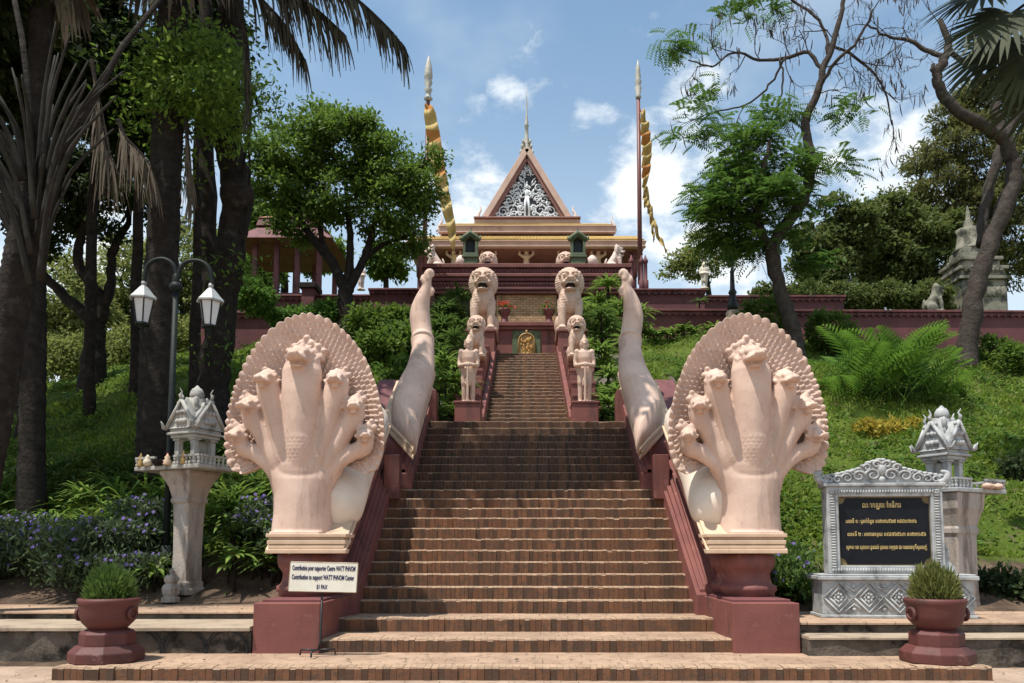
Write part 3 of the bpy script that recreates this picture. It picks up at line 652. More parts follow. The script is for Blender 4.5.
# red pavilion to the left of the temple
r = thing('pavilion', 'open dark red pavilion with a round emblem, partly behind the round tree', 'pavilion', (-8.9, 38, 11))
pv = lambda px, py, Y=38: P(px, py, Y)
a, b2 = pv(259, 246), pv(326, 246); zt = pv(290, 229).z; ze = a.z; zr = pv(290, 238).z
def hip(z, hx, hy, z2, hx2, hy2, cx, cy, th=.12):
    q = MB(); q.add([(cx - hx, cy - hy, z), (cx + hx, cy - hy, z), (cx + hx, cy + hy, z), (cx - hx, cy + hy, z), (cx - hx2, cy - hy2, z2), (cx + hx2, cy - hy2, z2), (cx + hx2, cy + hy2, z2), (cx - hx2, cy + hy2, z2)],
                    [(0, 1, 5, 4), (1, 2, 6, 5), (2, 3, 7, 6), (3, 0, 4, 7), (4, 5, 6, 7), (3, 2, 1, 0)]); return q
pcx = pv(297, 250).x
hip(pv(0, 256).z, 2.35, 2.35, pv(0, 240).z, 1.5, 1.5, pcx, 38).build('lower_roof', M['redtrim'], r); hip(pv(0, 238).z, 1.55, 1.55, pv(0, 230).z, 1.45, 1.45, pcx, 38).build('roof_band', M['redtrim'], r, bevel=.02)
hip(pv(0, 230).z, 1.5, 1.5, pv(0, 216).z, .3, .3, pcx, 38).build('roof', M['rooftile'], r)
for dx in (-1.55, -.5, .5, 1.55):
    for dy in (-1.5, 1.5):
        q = MB(); q.box(pcx + dx - .11, pcx + dx + .11, 38 + dy - .11, 38 + dy + .11, 11, pv(0, 248).z); q.build('post', M['redtrim'], r)
q = MB(); q.lathe([(.02, 0), (.5, 0), (.55, .05), (.5, .1), (.02, .1)], (0, 0, 0), 20); o = q.build('emblem', pmat('cream_disc', (.45, .36, .24), (.35, .2, .12), 3, .7, .3, .1, 20), r, True)
o.location = (pv(292, 258).x - r.location.x, 36.3 - 38, pv(292, 258).z - 11); o.rotation_euler = (R(90), 0, 0)
q = MB()
for dz in (.9, 1.5): q.box(pcx - 1.6, pcx + 1.6, 36.45, 36.53, 12.2 + dz, 12.3 + dz)
q.build('railing', M['redtrim'], r)
# ------------------------------------------------------------------ the two great naga statues
HOOD = [(0, 3.35), (.3, 3.27), (.6, 3.06), (.85, 2.77), (1.03, 2.41), (1.15, 2.04), (1.225, 1.62), (1.215, 1.25), (1.13, 1.0), (.95, .92), (.76, .99), (.55, 1.1), (.3, 1.1), (0, 1.1)]
def hood_mesh(cx, cy, cz):
    c0 = 1.75; ang = [math.atan2(x, z - c0) for x, z in HOOD]; rad = [math.hypot(x, z - c0) for x, z in HOOD]
    tab = sorted(zip(ang, rad)); NA, NR = 560, 120; SP = .082
    A = -math.pi + 2 * math.pi * np.arange(NA) / NA; RA = np.array([interp(tab, abs(a)) for a in A]); vs = []; fs = []
    wob_ = .5 * np.sin(A * 3.1) + .5 * np.sin(A * 7.3 + 1)
    for j in range(NR + 1):
        v = j / NR; bead = np.abs(np.sin(34 * A + .6 * np.sin(5 * A) + .4 * np.sin(11 * A + 1))) ** .8
        rr = RA * v * (1 + (.02 * bead if v > .95 else 0)); row = RA * v / SP + .16 * np.sin(9 * A + 5 * v) + .12 * np.sin(23 * A - 7 * v); k = np.floor(row); fv = row - k
        nper = np.maximum(8, np.floor(2 * math.pi * (k + .5) * SP / .080)); fu = (A / (2 * math.pi) * nper + .5 * (k % 2)) % 1
        seedv = np.sin(np.floor(A / (2 * math.pi) * nper + .5 * (k % 2)) * 12.9898 + k * 78.233) * 43758.5; irr = .65 + .55 * (seedv - np.floor(seedv)); h = .040 * irr * (.25 + .75 * fv) * np.maximum(0, 1 - (np.abs(fu - .5) * 2 / np.maximum(.15, 1.15 - .75 * fv)) ** 2) ** .6 * np.clip((v - .2) / .15, 0, 1) * (1 - .35 * (fv > .9))
        if v > .955: h = .045 * bead
        y = .12 - .18 * v ** 2 - h + .014 * wob_ * v
        vs += list(zip(cx + .955 * rr * np.sin(A), cy + y, cz + c0 + rr * np.cos(A)))
    for j in range(NR):
        for i in range(NA):
            i2 = (i + 1) % NA; fs.append((j * NA + i, j * NA + i2, (j + 1) * NA + i2, (j + 1) * NA + i))
    nb = len(vs)                                         # rim and back
    for v, y in ((1.0, .08), (.9, .18), (.6, .27), (.2, .3)): vs += list(zip(cx + .955 * RA * v * np.sin(A), [cy + y] * NA, cz + c0 + RA * v * np.cos(A)))
    rows = [NR * NA] + [nb + k * NA for k in range(4)]
    for a_, b_ in zip(rows, rows[1:]):
        for i in range(NA): i2 = (i + 1) % NA; fs.append((a_ + i, a_ + i2, b_ + i2, b_ + i))
    fs.append(tuple(nb + 3 * NA + i for i in range(NA)))
    q = MB(); q.add(vs, fs); return q
def naga_head(q, p, k, yaw):
    rot = Matrix.Rotation(yaw, 3, 'Z'); p = Vector(p); T_ = lambda c: p + rot @ (Vector(c) * k)
    E = lambda c, r, s=12, n=8: q.ell(T_(c), tuple(x * k for x in r), s, n, rot)
    def bar(a, b, w0, w1, h0, h1): q.tube([T_(a), T_(lerp(Vector(a), Vector(b), .5)), T_(b)], [(w0 * k, h0 * k), ((w0 + w1) / 2 * k * 1.05, (h0 + h1) / 2 * k * 1.05), (w1 * k, h1 * k)], 8, ref=(0, 0, 1))
    E((0, .06, .03), (.20, .22, .19)); E((0, -.02, .10), (.17, .2, .12))
    bar((0, .05, .03), (0, -.42, -.035), .185, .12, .12, .055); E((0, -.43, -.0), (.095, .05, .05))      # blunt muzzle, flat underneath
    bar((0, .05, -.13), (0, -.27, -.155), .13, .085, .05, .025)                                          # lower jaw
    for s in (-1, 1):
        E((s * .115, -.16, .09), (.055, .075, .05)); E((s * .055, -.43, .03), (.03, .03, .028)); bar((s * .14, -.05, -.02), (s * .135, -.34, -.05), .035, .02, .045, .03)
        for (x, z, y, l) in ((.15, .10, .02, .09), (.20, .0, .06, .08), (.10, .19, .07, .10)): q.tube([T_((s * x, y - .03, z - .02)), T_((s * x * 1.18, y + .02, z + l * .4)), T_((s * x * 1.3, y + .08, z + l * .85))], [.055 * k, .045 * k, .015 * k], 6)
    for y, z in ((-.08, .17), (.06, .24)): q.tube([T_((0, y, z - .06)), T_((0, y + .02, z + .02)), T_((0, y + .07, z + .08))], [.055 * k, .05 * k, .018 * k], 6)
def naga(s, label):
    cx, cy, cz = s * 3.33, 11.55, 1.74
    r = thing('naga_statue', label, 'statue', (cx, cy, cz), None)
    X = lambda a: cx + a
    # slab: moulded block under the neck, then the sloping plate under the body
    x_in, x_out = s * 2.57, s * 3.72
    sl1 = 14.62
    for (e, z0, z1, y0) in ((0, 1.47, 1.535, 11.14), (.035, 1.535, 1.60, 11.175), (.015, 1.60, 1.665, 11.155), (.045, 1.665, 1.70, 11.185), (.0, 1.70, 1.757, 11.145)):
        ys_ = lambda z: 11.14 + (z - 1.47) / .676 + .16; q = MB(); q.prism([(y0, z0), (y0, z1 - .002), (ys_(z1), z1 - .002), (ys_(z0), z0)], 'x', x_in + s * e, x_out - s * e); q.build('base_moulding', M['slab'], r, bevel=.01)
    for (e, d0, d1) in ((-.004, .012, .065), (.03, .065, .115)):
        up_ = .676 * (sl1 - 11.16); q = MB(); q.prism([(11.16, 1.47 + d0), (sl1, 1.47 + d0 + up_), (sl1, 1.468 + d1 + up_), (11.16, 1.468 + d1)], 'x', x_in + s * e, x_out - s * e); q.build('body_slab', M['slab'], r, bevel=.01)
    q = MB()
    Tz = [(-.06, .45, .37, .03), (.04, .455, .38, .02), (.3, .43, .36, .02), (.6, .44, .345, .01), (.82, .50, .32, 0), (.96, .585, .275, .01), (1.08, .61, .23, .03), (1.22, .52, .185, .06), (1.34, .44, .15, .09), (1.46, .34, .11, .12), (1.58, .18, .07, .15)]
    q.tube([(X(0), cy + dy + .05, cz + z) for z, a, b, dy in Tz], [(a, b) for z, a, b, dy in Tz], 28, ref=(0, 1, 0))
    q.box(X(-.36), X(.36), cy - .36, cy + .42, cz - .12, cz + .05)
    q.tube([(X(0), cy - .02, cz + .95), (X(0), cy - .10, cz + 1.3), (X(0), cy - .15, cz + 1.7), (X(0), cy - .17, cz + 2.1), (X(0), cy - .16, cz + 2.42), (X(0), cy - .10, cz + 2.62), (X(0), cy - .04, cz + 2.74)], [(.27, .24), (.25, .235), (.265, .225), (.29, .21), (.295, .19), (.245, .16), (.13, .10)], 24, ref=(0, 1, 0))
    q.ell((X(0), cy + .025, cz + 1.02), (.43, .30, .46), 24, 16)
    naga_head(q, (X(0), cy - .25, cz + 2.58), .90, 0); [q.ell((X(ex), cy + .06, cz + ez), (er, .085, er), 10, 8) for ex, ez, er in ((0, 2.78, .11), (-.13, 2.76, .09), (.13, 2.76, .09), (-.07, 2.89, .075), (.07, 2.89, .075), (-.21, 2.68, .08), (.21, 2.68, .08), (0, 2.98, .06), (-.18, 2.85, .06), (.18, 2.85, .06), (-.27, 2.78, .055), (.27, 2.78, .055))]
    for (hx, hz, k, r0, r1, yaw, dy) in ((.515, 2.24, .70, .135, .185, .10, .02), (.775, 1.86, .63, .12, .162, .18, .07), (.94, 1.43, .56, .11, .135, .25, .11)):
        for e in (-1, 1):
            bx_, bz = hx * .50, 1.10 - .06 * (hx > .6) - .06 * (hx > .9)
            pts = spline([(X(e * bx_ * .62), cy + dy * .5 - .02, cz + bz - .34), (X(e * bx_), cy + dy * .7 - .10, cz + bz + .02), (X(e * lerp(bx_, hx, .5)), cy + dy - .10, cz + lerp(bz, hz, .52)), (X(e * hx * .96), cy + dy - .12, cz + hz - .12), (X(e * hx), cy + dy * .6 - .10, cz + hz + .08), (X(e * hx * 1.02), cy + dy * .6 - .04, cz + hz + .17)], 5)
            q.tube(pts, rspline([r0 * .8, r0, lerp(r0, r1, .55), r1, r1 * .9, r1 * .5], 5), 16)
            for (ux, uz, ur) in ((.0, .20, .07), (-.08, .17, .055), (.08, .17, .055), (.02, .27, .045)): q.ell((X(e * (hx + ux * 1.1 + uz * .25)), cy + .03 - .10 * (hx > .7), cz + hz + uz * .95), (ur, .08, ur), 8, 6)
            naga_head(q, (X(e * hx), cy + dy * .6 - .21, cz + hz + .02), k, e * yaw)
    def carve(co, no):
        x, y, z = co[:, 0], co[:, 1], co[:, 2]; d = np.hypot(x, z - 1.16)
        m = np.clip((.36 - np.hypot(x / 1.0, z - 1.12)) / .03, 0, 1) * (y < -.1) * np.clip((z - 1.0) / .12, 0, 1)
        h = .0045 * np.abs(np.sin(x * 44 + 1.57 * (np.floor(z * 18) % 2))) * np.abs(np.sin(z * 56.5)) + .003 * np.sin(9 * x + 5 * z)
        return co + no * (m * h)[:, None]
    sculpt(q, 'cobra_necks', M['naga'], r, .017, 3, carve)
    hood_mesh(X(0), cy + .12, cz).build('hood', M['naga'], r, True)
    # the great body rising along the slab
    q = MB(); bx_ = s * 3.13
    pts = [(s * 2.98, 11.62, 2.02), (s * 2.98, 11.72, 2.06), (s * 3.0, 11.9, 2.18), (s * 3.07, 12.3, 2.46), (bx_, 13.0, 2.94), (bx_, 13.8, 3.49), (bx_, 14.5, 3.96)]
    q.tube(pts, [(.28, .2), (.44, .38), (.51, .47), (.56, .52), (.58, .53), (.56, .5), (.54, .46)], 28); q.build('body', M['naga_white'], r, True)
    for (e, dz0, dz1) in ((0, 0, .08), (.04, .08, .15), (.0, .15, .22)):
        pl4 = [(2.15 + e, 14.7 + e), (2.98 - e, 15.95 + e), (2.98 - e, 17.6), (2.15 + e, 17.6)]; q = MB(); zz_ = lambda y: 3.20 + .676 * (y - 14.68)
        q.add([(s * x, y, zz_(y) + d_) for d_ in (dz0, dz1 - .003) for x, y in pl4], [(0, 1, 2, 3), (7, 6, 5, 4)] + [(i, (i + 1) % 4, (i + 1) % 4 + 4, i + 4) for i in range(4)]); q.build('tail_slab', M['slab'], r, bevel=.012)
    OUT = [(656, 17, 466, 14.1), (653, 17, 448, 14.6), (650.5, 17, 434, 15.0), (649.5, 16.8, 426, 15.3), (645.5, 17, 410, 15.7), (642, 17.5, 396, 16.0), (636.5, 16.5, 382, 16.3), (632.5, 14.5, 370, 16.55), (630.5, 12.2, 356, 16.8), (630, 10.8, 342, 17.0), (631.5, 10.6, 330, 17.1), (633, 10.6, 318, 17.15), (632.5, 9.6, 308, 17.15), (630, 7.6, 298, 17.12), (627, 5.4, 289, 17.1), (625.5, 4.2, 282, 17.08), (625, 3.6, 277, 17.06)]
    q = MB(); T = []
    for px, hw_, py, Y_ in OUT: p = P(px, py, Y_); T.append((Vector((s * p.x, Y_, p.z)), hw_ * Y_ / F))
    q.tube(spline([a for a, _ in T], 4), rspline([b_ for _, b_ in T], 4), 20)
    V2 = lambda px, py, Y_=17.05: Vector((s * P(px, py, Y_).x, Y_, P(px, py, Y_).z))
    q.tube(spline([V2(625, 280), V2(625.5, 274.5), V2(623, 271.5), V2(620.5, 273.5), V2(619.8, 277)], 4), rspline([.085, .085, .075, .055, .025], 4), 10)
    q.tube([V2(628, 283), V2(631, 279), V2(630.5, 274.5)], [.07, .06, .02], 8); q.tube([V2(621.5, 287), V2(619.8, 291), V2(621.5, 296)], [.03, .05, .03], 8)
    for k, py in enumerate((340, 344)): q.tube([V2(630.2, py + .8, 16.98), V2(630.2, py - 1, 17.02)], [.262, .262], 20)
    to = sculpt(q, 'tail', M['naga'], r, .026, 1); pn = Vector((-1.25 * s, .83, 0)).normalized(); bm = bmesh.new(); bm.from_mesh(to.data)
    bmesh.ops.bisect_plane(bm, geom=bm.verts[:] + bm.edges[:] + bm.faces[:], plane_co=Vector((s * 2.15, 14.76, 3.5)) - origin_of(r), plane_no=pn, clear_inner=True); bmesh.ops.holes_fill(bm, edges=[e for e in bm.edges if e.is_boundary]); bm.to_mesh(to.data); bm.free()
    return r
naga(-1, 'pinkish seven-headed cobra statue with scaled hood, left of the steps, behind the small sign')
naga(1, 'pinkish seven-headed cobra statue with scaled hood, right of the steps, beside the black plaque')

# ------------------------------------------------------------------ guards and lions
def guard_mesh(q, c, k=1.0):
    c = Vector(c); T = lambda pts, r, s=10: q.tube([c + Vector(p) * k for p in pts], [(a * k if not isinstance(a, tuple) else (a[0] * k, a[1] * k)) for a in r], s, ref=(0, 1, 0.01))
    E = lambda p, r: q.ell(c + Vector(p) * k, tuple(x * k for x in r))
    for s in (-1, 1):
        T([(s * .10, 0, .80), (s * .115, -.01, .48), (s * .115, .01, .40), (s * .12, .02, .10), (s * .12, .02, .03)], [.105, .085, .075, .062, .06])
        E((s * .125, -.06, .03), (.06, .12, .04))
        T([(s * .2, .01, 1.22), (s * .25, .03, 1.02), (s * .245, -.02, .88)], [.075, .065, .055]); T([(s * .245, -.02, .9), (s * .16, -.17, .88), (s * .03, -.2, .90)], [.06, .05, .045]); E((s * .025, -.21, .89), (.05, .045, .055))
        E((s * .2, .01, 1.235), (.085, .08, .075)); E((s * .108, 0, 1.40), (.025, .035, .07)); E((s * .042, -.108, 1.435), (.022, .015, .012))
        E((s * .19, 0, .78), (.05, .09, .06))
    T([(0, 0, .70), (0, 0, .82), (0, 0, .92), (0, -.01, 1.08), (0, 0, 1.22), (0, 0, 1.3)], [(.20, .13), (.205, .135), (.15, .11), (.185, .13), (.20, .115), (.08, .075)], 16)
    T([(0, 0, 1.26), (0, -.005, 1.36)], [.062, .06]); E((0, -.01, 1.42), (.105, .11, .125)); E((0, -.118, 1.41), (.022, .03, .03)); E((0, -.108, 1.36), (.035, .02, .012)); E((0, -.085, 1.33), (.045, .035, .03))
    T([(0, .01, 1.455), (0, .01, 1.50), (0, .01, 1.55), (0, .01, 1.66)], [.12, .11, .07, .014], 12); T([(0, .01, 1.455), (0, .01, 1.49)], [.125, .125], 12)
    T([(0, -.21, .95), (0, -.21, .5), (0, -.2, .02)], [.035, .032, .045]); T([(0, -.08, .80), (0, -.13, .55), (0, -.12, .40)], [(.06, .04), (.07, .03), (.09, .02)])
    q.box(c.x - .26 * k, c.x + .26 * k, c.y - .24 * k, c.y + .18 * k, c.z - .02, c.z + .03 * k)
for s, w in ((-1, 'left'), (1, 'right')):
    q = MB(); c = (s * 1.42, 18.78, 5.075); guard_mesh(q, c, 1.04); q.v = [(c[0] + (x - c[0]) * .86, y, z) for x, y, z in q.v]
    o = sculpt(q, 'guard_statue', M['statue'], None, .017, 1); tag(o, 'standing guard statue with pointed crown resting on a club, %s of the upper steps' % w, 'statue')
def lion_mesh(q):
    E = lambda p, r, rot=None: q.ell(p, r, 16, 12, rot)
    q.box(-.5, .5, -.62, .95, -.02, .06)
    for s in (-1, 1):
        E((s * .34, .42, .42), (.2, .46, .38)); E((s * .38, -.02, .13), (.14, .34, .11))
        q.tube([(s * .27, -.18, 1.15), (s * .29, -.28, .75), (s * .29, -.32, .42), (s * .29, -.34, .1)], [.18, .16, .13, .125], 14); E((s * .29, -.45, .11), (.15, .2, .1))
        for k in (-1, 0, 1): E((s * .29 + k * .085, -.6, .085), (.045, .07, .055))
        E((s * .19, -.5, 1.98), (.085, .07, .075)); E((s * .17, -.47, 2.075), (.13, .1, .045)); E((s * .33, -.18, 2.1), (.07, .07, .13)); E((s * .2, -.5, 1.70), (.1, .14, .1))
        E((s * .08, -.72, 1.83), (.05, .04, .04))
    q.tube([(0, .62, .45), (0, .35, .85), (0, .08, 1.3), (0, -.05, 1.7)], [(.38, .36), (.40, .38), (.40, .34), (.34, .3)], 18)
    E((0, -.14, 1.2), (.40, .33, .5)); E((0, -.2, 1.86), (.33, .33, .37)); E((0, -.53, 1.78), (.23, .2, .115)); E((0, -.69, 1.82), (.09, .08, .065)); E((0, -.43, 1.46), (.21, .24, .075)); E((0, -.2, 1.45), (.26, .25, .15))
    E((0, .0, 1.83), (.52, .17, .60)); E((0, -.06, 1.83), (.46, .17, .54))
    q.tube([(0, .9, .3), (0, 1.0, .6), (0, .9, 1.0), (0, .82, 1.2)], [.09, .08, .09, .03], 8)
def lion_carve(co, no):
    x, y, z = co[:, 0], co[:, 1], co[:, 2]
    ring = np.clip((np.hypot(x / .9, z - 1.83) - .34) / .05, 0, 1) * (z > 1.35) * (y > -.3)
    a = np.arctan2(x, z - 1.83); h = .016 * np.abs(np.sin(a * 17))
    chest = ((z > .8) & (z < 1.4) & (y < -.15)); h2 = .012 * np.abs(np.sin(x * 32 + 1.57 * np.floor(z * 10)) * np.sin(z * 31.4))
    return co + no * (ring * h + chest * h2)[:, None]
q = MB(); lion_mesh(q); lroot = thing('lion_statue', 'large seated lion statue with gaping mouth, left of the altar wall', 'statue', (0, 0, 0), None)
sculpt(q, 'body', M['statue'], lroot, .02, 1, lion_carve)
q = MB(); q.ell((0, -.40, 1.6), (.17, .2, .09)); q.build('mouth', M['dark'], lroot, True)
q = MB()
for k in range(-3, 4): q.box(k * .045 - .017, k * .045 + .017, -.655 + abs(k) * .012, -.63 + abs(k) * .012, 1.655, 1.70)
q.build('teeth', M['relief'], lroot)
lroot.location = (-1.53, 26.95, 9.1)
dup(lroot, (1.53, 26.95, 9.1), 'large seated lion statue with gaping mouth, right of the altar wall')
dup(lroot, (-1.45, 22.15, 7.03), 'small seated lion statue just behind the left standing guard', scale=(.53,) * 3)
dup(lroot, (1.45, 22.15, 7.03), 'small seated lion statue just behind the right standing guard', scale=(.53,) * 3)
for s, w in ((-1, 'left'), (1, 'right')):
    x = (487 - CX) / F * 33.4 if s < 0 else (566.5 - CX) / F * 33.4
    dup(lroot, (x, 33.2, P(0, 252.5, 33.2).z - 2.38 * .82), 'lion statue on the terrace whose head alone shows above the cornice, %s of the axis' % w, scale=(.82,) * 3)
    px = 430 if s < 0 else 619
    l = dup(lroot, ((px - CX) / F * 32.4, 32.4, 13.34), 'pale lion sitting sideways at the %s end of the terrace cornice' % w, rotz=s * R(90) , scale=(.5,) * 3)
    for ch in [o for o in bpy.data.objects if o.parent == l and o.name.startswith('body')]:
        ch.data = ch.data.copy(); ch.data.materials[0] = M['lion_white']
# rounded ball finials beside the shrines
for px, w in ((459, 'left'), (594, 'right')):
    q = MB(); z = 13.34; x = (px - CX) / F * 32.2; q.lathe([(.14, 0), (.16, .08), (.12, .14), (.2, .26), (.23, .4), (.19, .54), (.08, .64), (.01, .67)], (x, 32.2, z), 14)
    tag(q.build('ball_finial', M['lion_white'], None, True), 'small pale bud finial on the cornice beside the %s green shrine' % w, 'finial')

# green shrines on the terrace
for px, w in ((469, 'left'), (579.5, 'right')):
    Y = 32.3; x = (px - CX) / F * Y; m = Y / F; z0 = 13.34
    r = thing('green_shrine', 'narrow mossy green niche shrine on the %s part of the terrace cornice' % w, 'shrine', (x, Y, z0))
    q = MB(); q.stepped([(.34, .3, z0, z0 + .12), (.30, .27, z0 + .12, z0 + .5), (.36, .32, z0 + .5, z0 + .62), (.31, .28, z0 + .62, z0 + .72)], x, Y); q.build('pedestal', M['greenstone'], r, bevel=.03)
    q = MB()
    for e in (-1, 1): q.box(x + e * .2, x + e * .31, Y - .24, Y + .24, z0 + .72, z0 + 1.3)
    q.box(x - .3, x + .3, Y + .1, Y + .24, z0 + .72, z0 + 1.5); q.build('niche', M['greenstone'], r, bevel=.02)
    q = MB(); q.box(x - .2, x + .2, Y + .02, Y + .09, z0 + .72, z0 + 1.36); q.build('niche_recess', M['black'], r)
    q = MB(); pts = [(x - .36, Y - .2, z0 + 1.25), (x - .28, Y - .2, z0 + 1.42), (x, Y - .2, z0 + 1.62), (x + .28, Y - .2, z0 + 1.42), (x + .36, Y - .2, z0 + 1.25)]
    q.tube(pts, [.09, .1, .11, .1, .09], 8); q.prism([(x - .3, z0 + 1.3), (x, z0 + 1.58), (x + .3, z0 + 1.3), (x + .26, z0 + 1.22), (x, z0 + 1.45), (x - .26, z0 + 1.22)], 'y', Y - .25, Y + .25)
    for e in (-1, 1): q.tube([(x + e * .3, Y - .2, z0 + 1.3), (x + e * .42, Y - .2, z0 + 1.35), (x + e * .44, Y - .2, z0 + 1.5)], [.07, .06, .02], 6)
    q.build('roof', M['greenstone'], r, True)
    q = MB(); q.lathe([(.1, 1.55), (.12, 1.62), (.06, 1.68), (.08, 1.74), (.03, 1.8), (.01, 1.95)], (x, Y, z0), 10); q.build('finial', M['iron'], r, True)

# pots with red flowers on the altar ledge
for px, w, h in ((504, 'left', 1.0), (549.5, 'right', .55)):
    Y = 28.5; x = (px - CX) / F * Y; r = thing('flower_pot', 'maroon bowl planter with red flowers on the altar ledge, %s one' % w if w == 'left' else 'maroon bowl planter with sparse blooms on the altar ledge, right one', 'planter', (x, Y, 9.9))
    q = MB(); q.lathe([(.2, 0), (.2, .06), (.16, .1), (.12, .2), (.12, .3), (.16, .36), (.2, .42), (.235, .52), (.25, .58), (.22, .58), (.2, .54)], (x, Y, 9.9), 18); q.build('pot', M['redtrim'], r, True)
    LF = []; 

# flag poles
def flagpole(label, px0, py0, px1, py1, Y, mat):
    a, b = P(px0, py0, Y), P(px1, py1, Y); a.z = max(13.0, a.z); r = thing('flag_pole', label, 'flagpole', a)
    q = MB(); q.tube([a, lerp(a, b, .5), b], [.115, .10, .085], 12); q.build('mast', mat, r, True); m = Y / F; return r, b, m
r, b, m = flagpole('tall flagpole with carved spear finial rising behind the round tree, left of the temple', 423.5, 282, 428.2, 100, 35, M['pole'])
q = MB(); Zp = lambda py: P(428, py, 35).z
q.lathe([(.1, Zp(101)), (.22, Zp(99)), (.13, Zp(97)), (.12, Zp(93)), (.2, Zp(90)), (.1, Zp(87)), (.2, Zp(83)), (.14, Zp(80)), (.2, Zp(78)), (.19, Zp(74)), (.17, Zp(68)), (.1, Zp(62)), (.02, Zp(56))], (b.x, 35, 0), 10); q.build('finial', M['spire'], r, True)
r, b, m = flagpole('slim red-brown flagpole with carved finial standing right of the temple', 640.3, 284, 638.3, 98, 35, M['pole'])
q = MB(); Zp = lambda py: P(638, py, 35).z
q.lathe([(.1, Zp(99)), (.15, Zp(97)), (.1, Zp(95)), (.16, Zp(88)), (.1, Zp(85)), (.17, Zp(82)), (.11, Zp(79)), (.14, Zp(76)), (.1, Zp(72)), (.12, Zp(69)), (.06, Zp(65)), (.015, Zp(60))], (b.x, 35, 0), 10); q.build('finial', M['spire'], r, True)
t = NT('yellow_banner_cloth'); sx_ = t.n('ShaderNodeSeparateXYZ'); t.l(t.co, sx_.inputs[0])
st_ = t.ramp(t.math('FRACT', t.math('MULTIPLY', sx_.outputs[2], .62)), .62, .66)
t.done(t.mix(t.math('MULTIPLY', st_, t.ramp(sx_.outputs[2], 17.6, 18.2)), (.62, .47, .20), (.56, .25, .08)), .8, .2)
tr = t.n('ShaderNodeBsdfTranslucent'); tr.inputs[0].default_value = (.7, .55, .25, 1); ms = t.n('ShaderNodeMixShader'); ms.inputs[0].default_value = .35
t.l(t.b.outputs[0], ms.inputs[1]); t.l(tr.outputs[0], ms.inputs[2]); t.l(ms.outputs[0], t.out.inputs[0]); M['flag'] = t.m
def banner(label, path, Y, waves=9, amp=.12):
    """hanging cloth strip: path rows are (left px, right px, py)"""
    vs = []; rows = []; n = 80; m = Y / F
    xs = [(p[2], p[0], p[1]) for p in path]
    for i in range(n + 1):
        py = lerp(xs[0][0], xs[-1][0], i / n); l = interp([(a, b) for a, b, c in xs], py); rr = interp([(a, c) for a, b, c in xs], py)
        rows.append((l, rr, py))
    fs = []; K = 7
    for i, (l, rr, py) in enumerate(rows):
        for k in range(K):
            f = k / (K - 1); p = P(lerp(l, rr, f), py, Y)
            p.y += amp * math.sin(i / n * waves * 6.28 + f * 2.2) + .1 * math.sin(f * 3.1); p.z += .05 * math.sin(f * 6 + i * .5); vs.append(p)
    for i in range(n):
        for k in range(K - 1): fs.append((i * K + k, i * K + k + 1, (i + 1) * K + k + 1, (i + 1) * K + k))
    q = MB(); q.add(vs, fs); o = q.build('banner', M['flag'], None, True); s_ = o.modifiers.new('thick', 'SOLIDIFY'); s_.thickness = .02
    return tag(o, label, 'banner')
banner('long yellow and orange striped banner hanging from the left flagpole', [(424.5, 430, 103), (424, 436, 114), (427, 441, 140), (430, 445, 165), (436, 449, 190), (442, 453, 210), (447, 456, 228), (451, 455, 248)], 34.7)
banner('thin yellow banner tail hanging beside the first strip of the left flagpole', [(446, 449, 190), (448, 452, 215), (452, 454.5, 236), (453, 455, 258)], 34.9, 5)
banner('curled orange banner fluttering from the right flagpole', [(640, 643, 108), (640.5, 649, 125), (642, 652, 150), (642, 650, 172), (642.5, 646, 186), (643.5, 647, 205)], 34.8, 9, .18)
banner('long yellow streamer blowing outward from the right flagpole', [(643, 647, 185), (645, 650, 200), (650, 655, 220), (657, 661, 238), (665, 668, 251)], 34.9, 4)
banner('short yellow streamer dangling below the right flagpole banner', [(645, 648, 200), (650, 653.5, 222), (653, 655, 240)], 34.6, 4)
for k, px in enumerate((633.5, 644, 648)):
    q = MB(); x = (px - CX) / F * 34.6; q.lathe([(.13, -.6), (.13, .1), (.085, .14), (.085, .9), (.12, .95), (.12, 1.05), (.07, 1.12), (.02, 1.3)], (x, 34.35, P(0, 283, 34.35).z), 12)
    tag(q.build('fence_post', M['redwall'], None, True), 'short turned maroon post at the foot of the right flagpole, %s of three' % ('leftmost', 'middle one', 'rightmost')[k], 'post')

# ------------------------------------------------------------------ street lamps
def lantern(r, c, k, name='lantern'):
    """hexagonal lantern hanging below c"""
    c = Vector(c); q = MB(); q.lathe([(.04, 0), (.06, -.05), (.04, -.09), (.08, -.13), (.22, -.30), (.275, -.36), (.275, -.39), (.2, -.40)], c, 6); q.v = [tuple(c + (Vector(v) - c) * k) for v in q.v]
    cap = q.build(name, M['zinc'], r)
    q = MB(); a = .215; b_ = .13
    for i in range(6):
        an = i * math.pi / 3; q.tube([c + Vector((a * math.cos(an), a * math.sin(an), -.39)) * k, c + Vector((b_ * math.cos(an), b_ * math.sin(an), -.86)) * k], .014 * k, 5)
    q.lathe([(b_ + .02, -.86), (b_ + .02, -.90), (.07, -.93), (.03, -.98), (.05, -1.03), (.02, -1.09)], c, 6); q.v[-36:] = [tuple(c + (Vector(v) - c) * k) for v in q.v[-36:]]
    q.build('cage', M['iron'], cap)
    q = MB(); q.lathe([(a * .95, -.40), (b_ * .95, -.855)], c, 6); q.v = [tuple(c + (Vector(v) - c) * k) for v in q.v]; q.build('glass', M['lampglass'], cap)
Y = 14.0; m = Y / F; base = P(169, 475, Y); base.z = H(base.x, Y)
r = thing('street_lamp', 'dark green lamp post with two lanterns on curled arms beside the left palm trunk', 'street lamp', base)
top = P(176, 286, Y); q = MB(); q.tube([base, lerp(base, top, .5), top], [.06, .055, .05], 12); q.tube([base, base + Vector((0, 0, .5))], [.12, .08], 12)
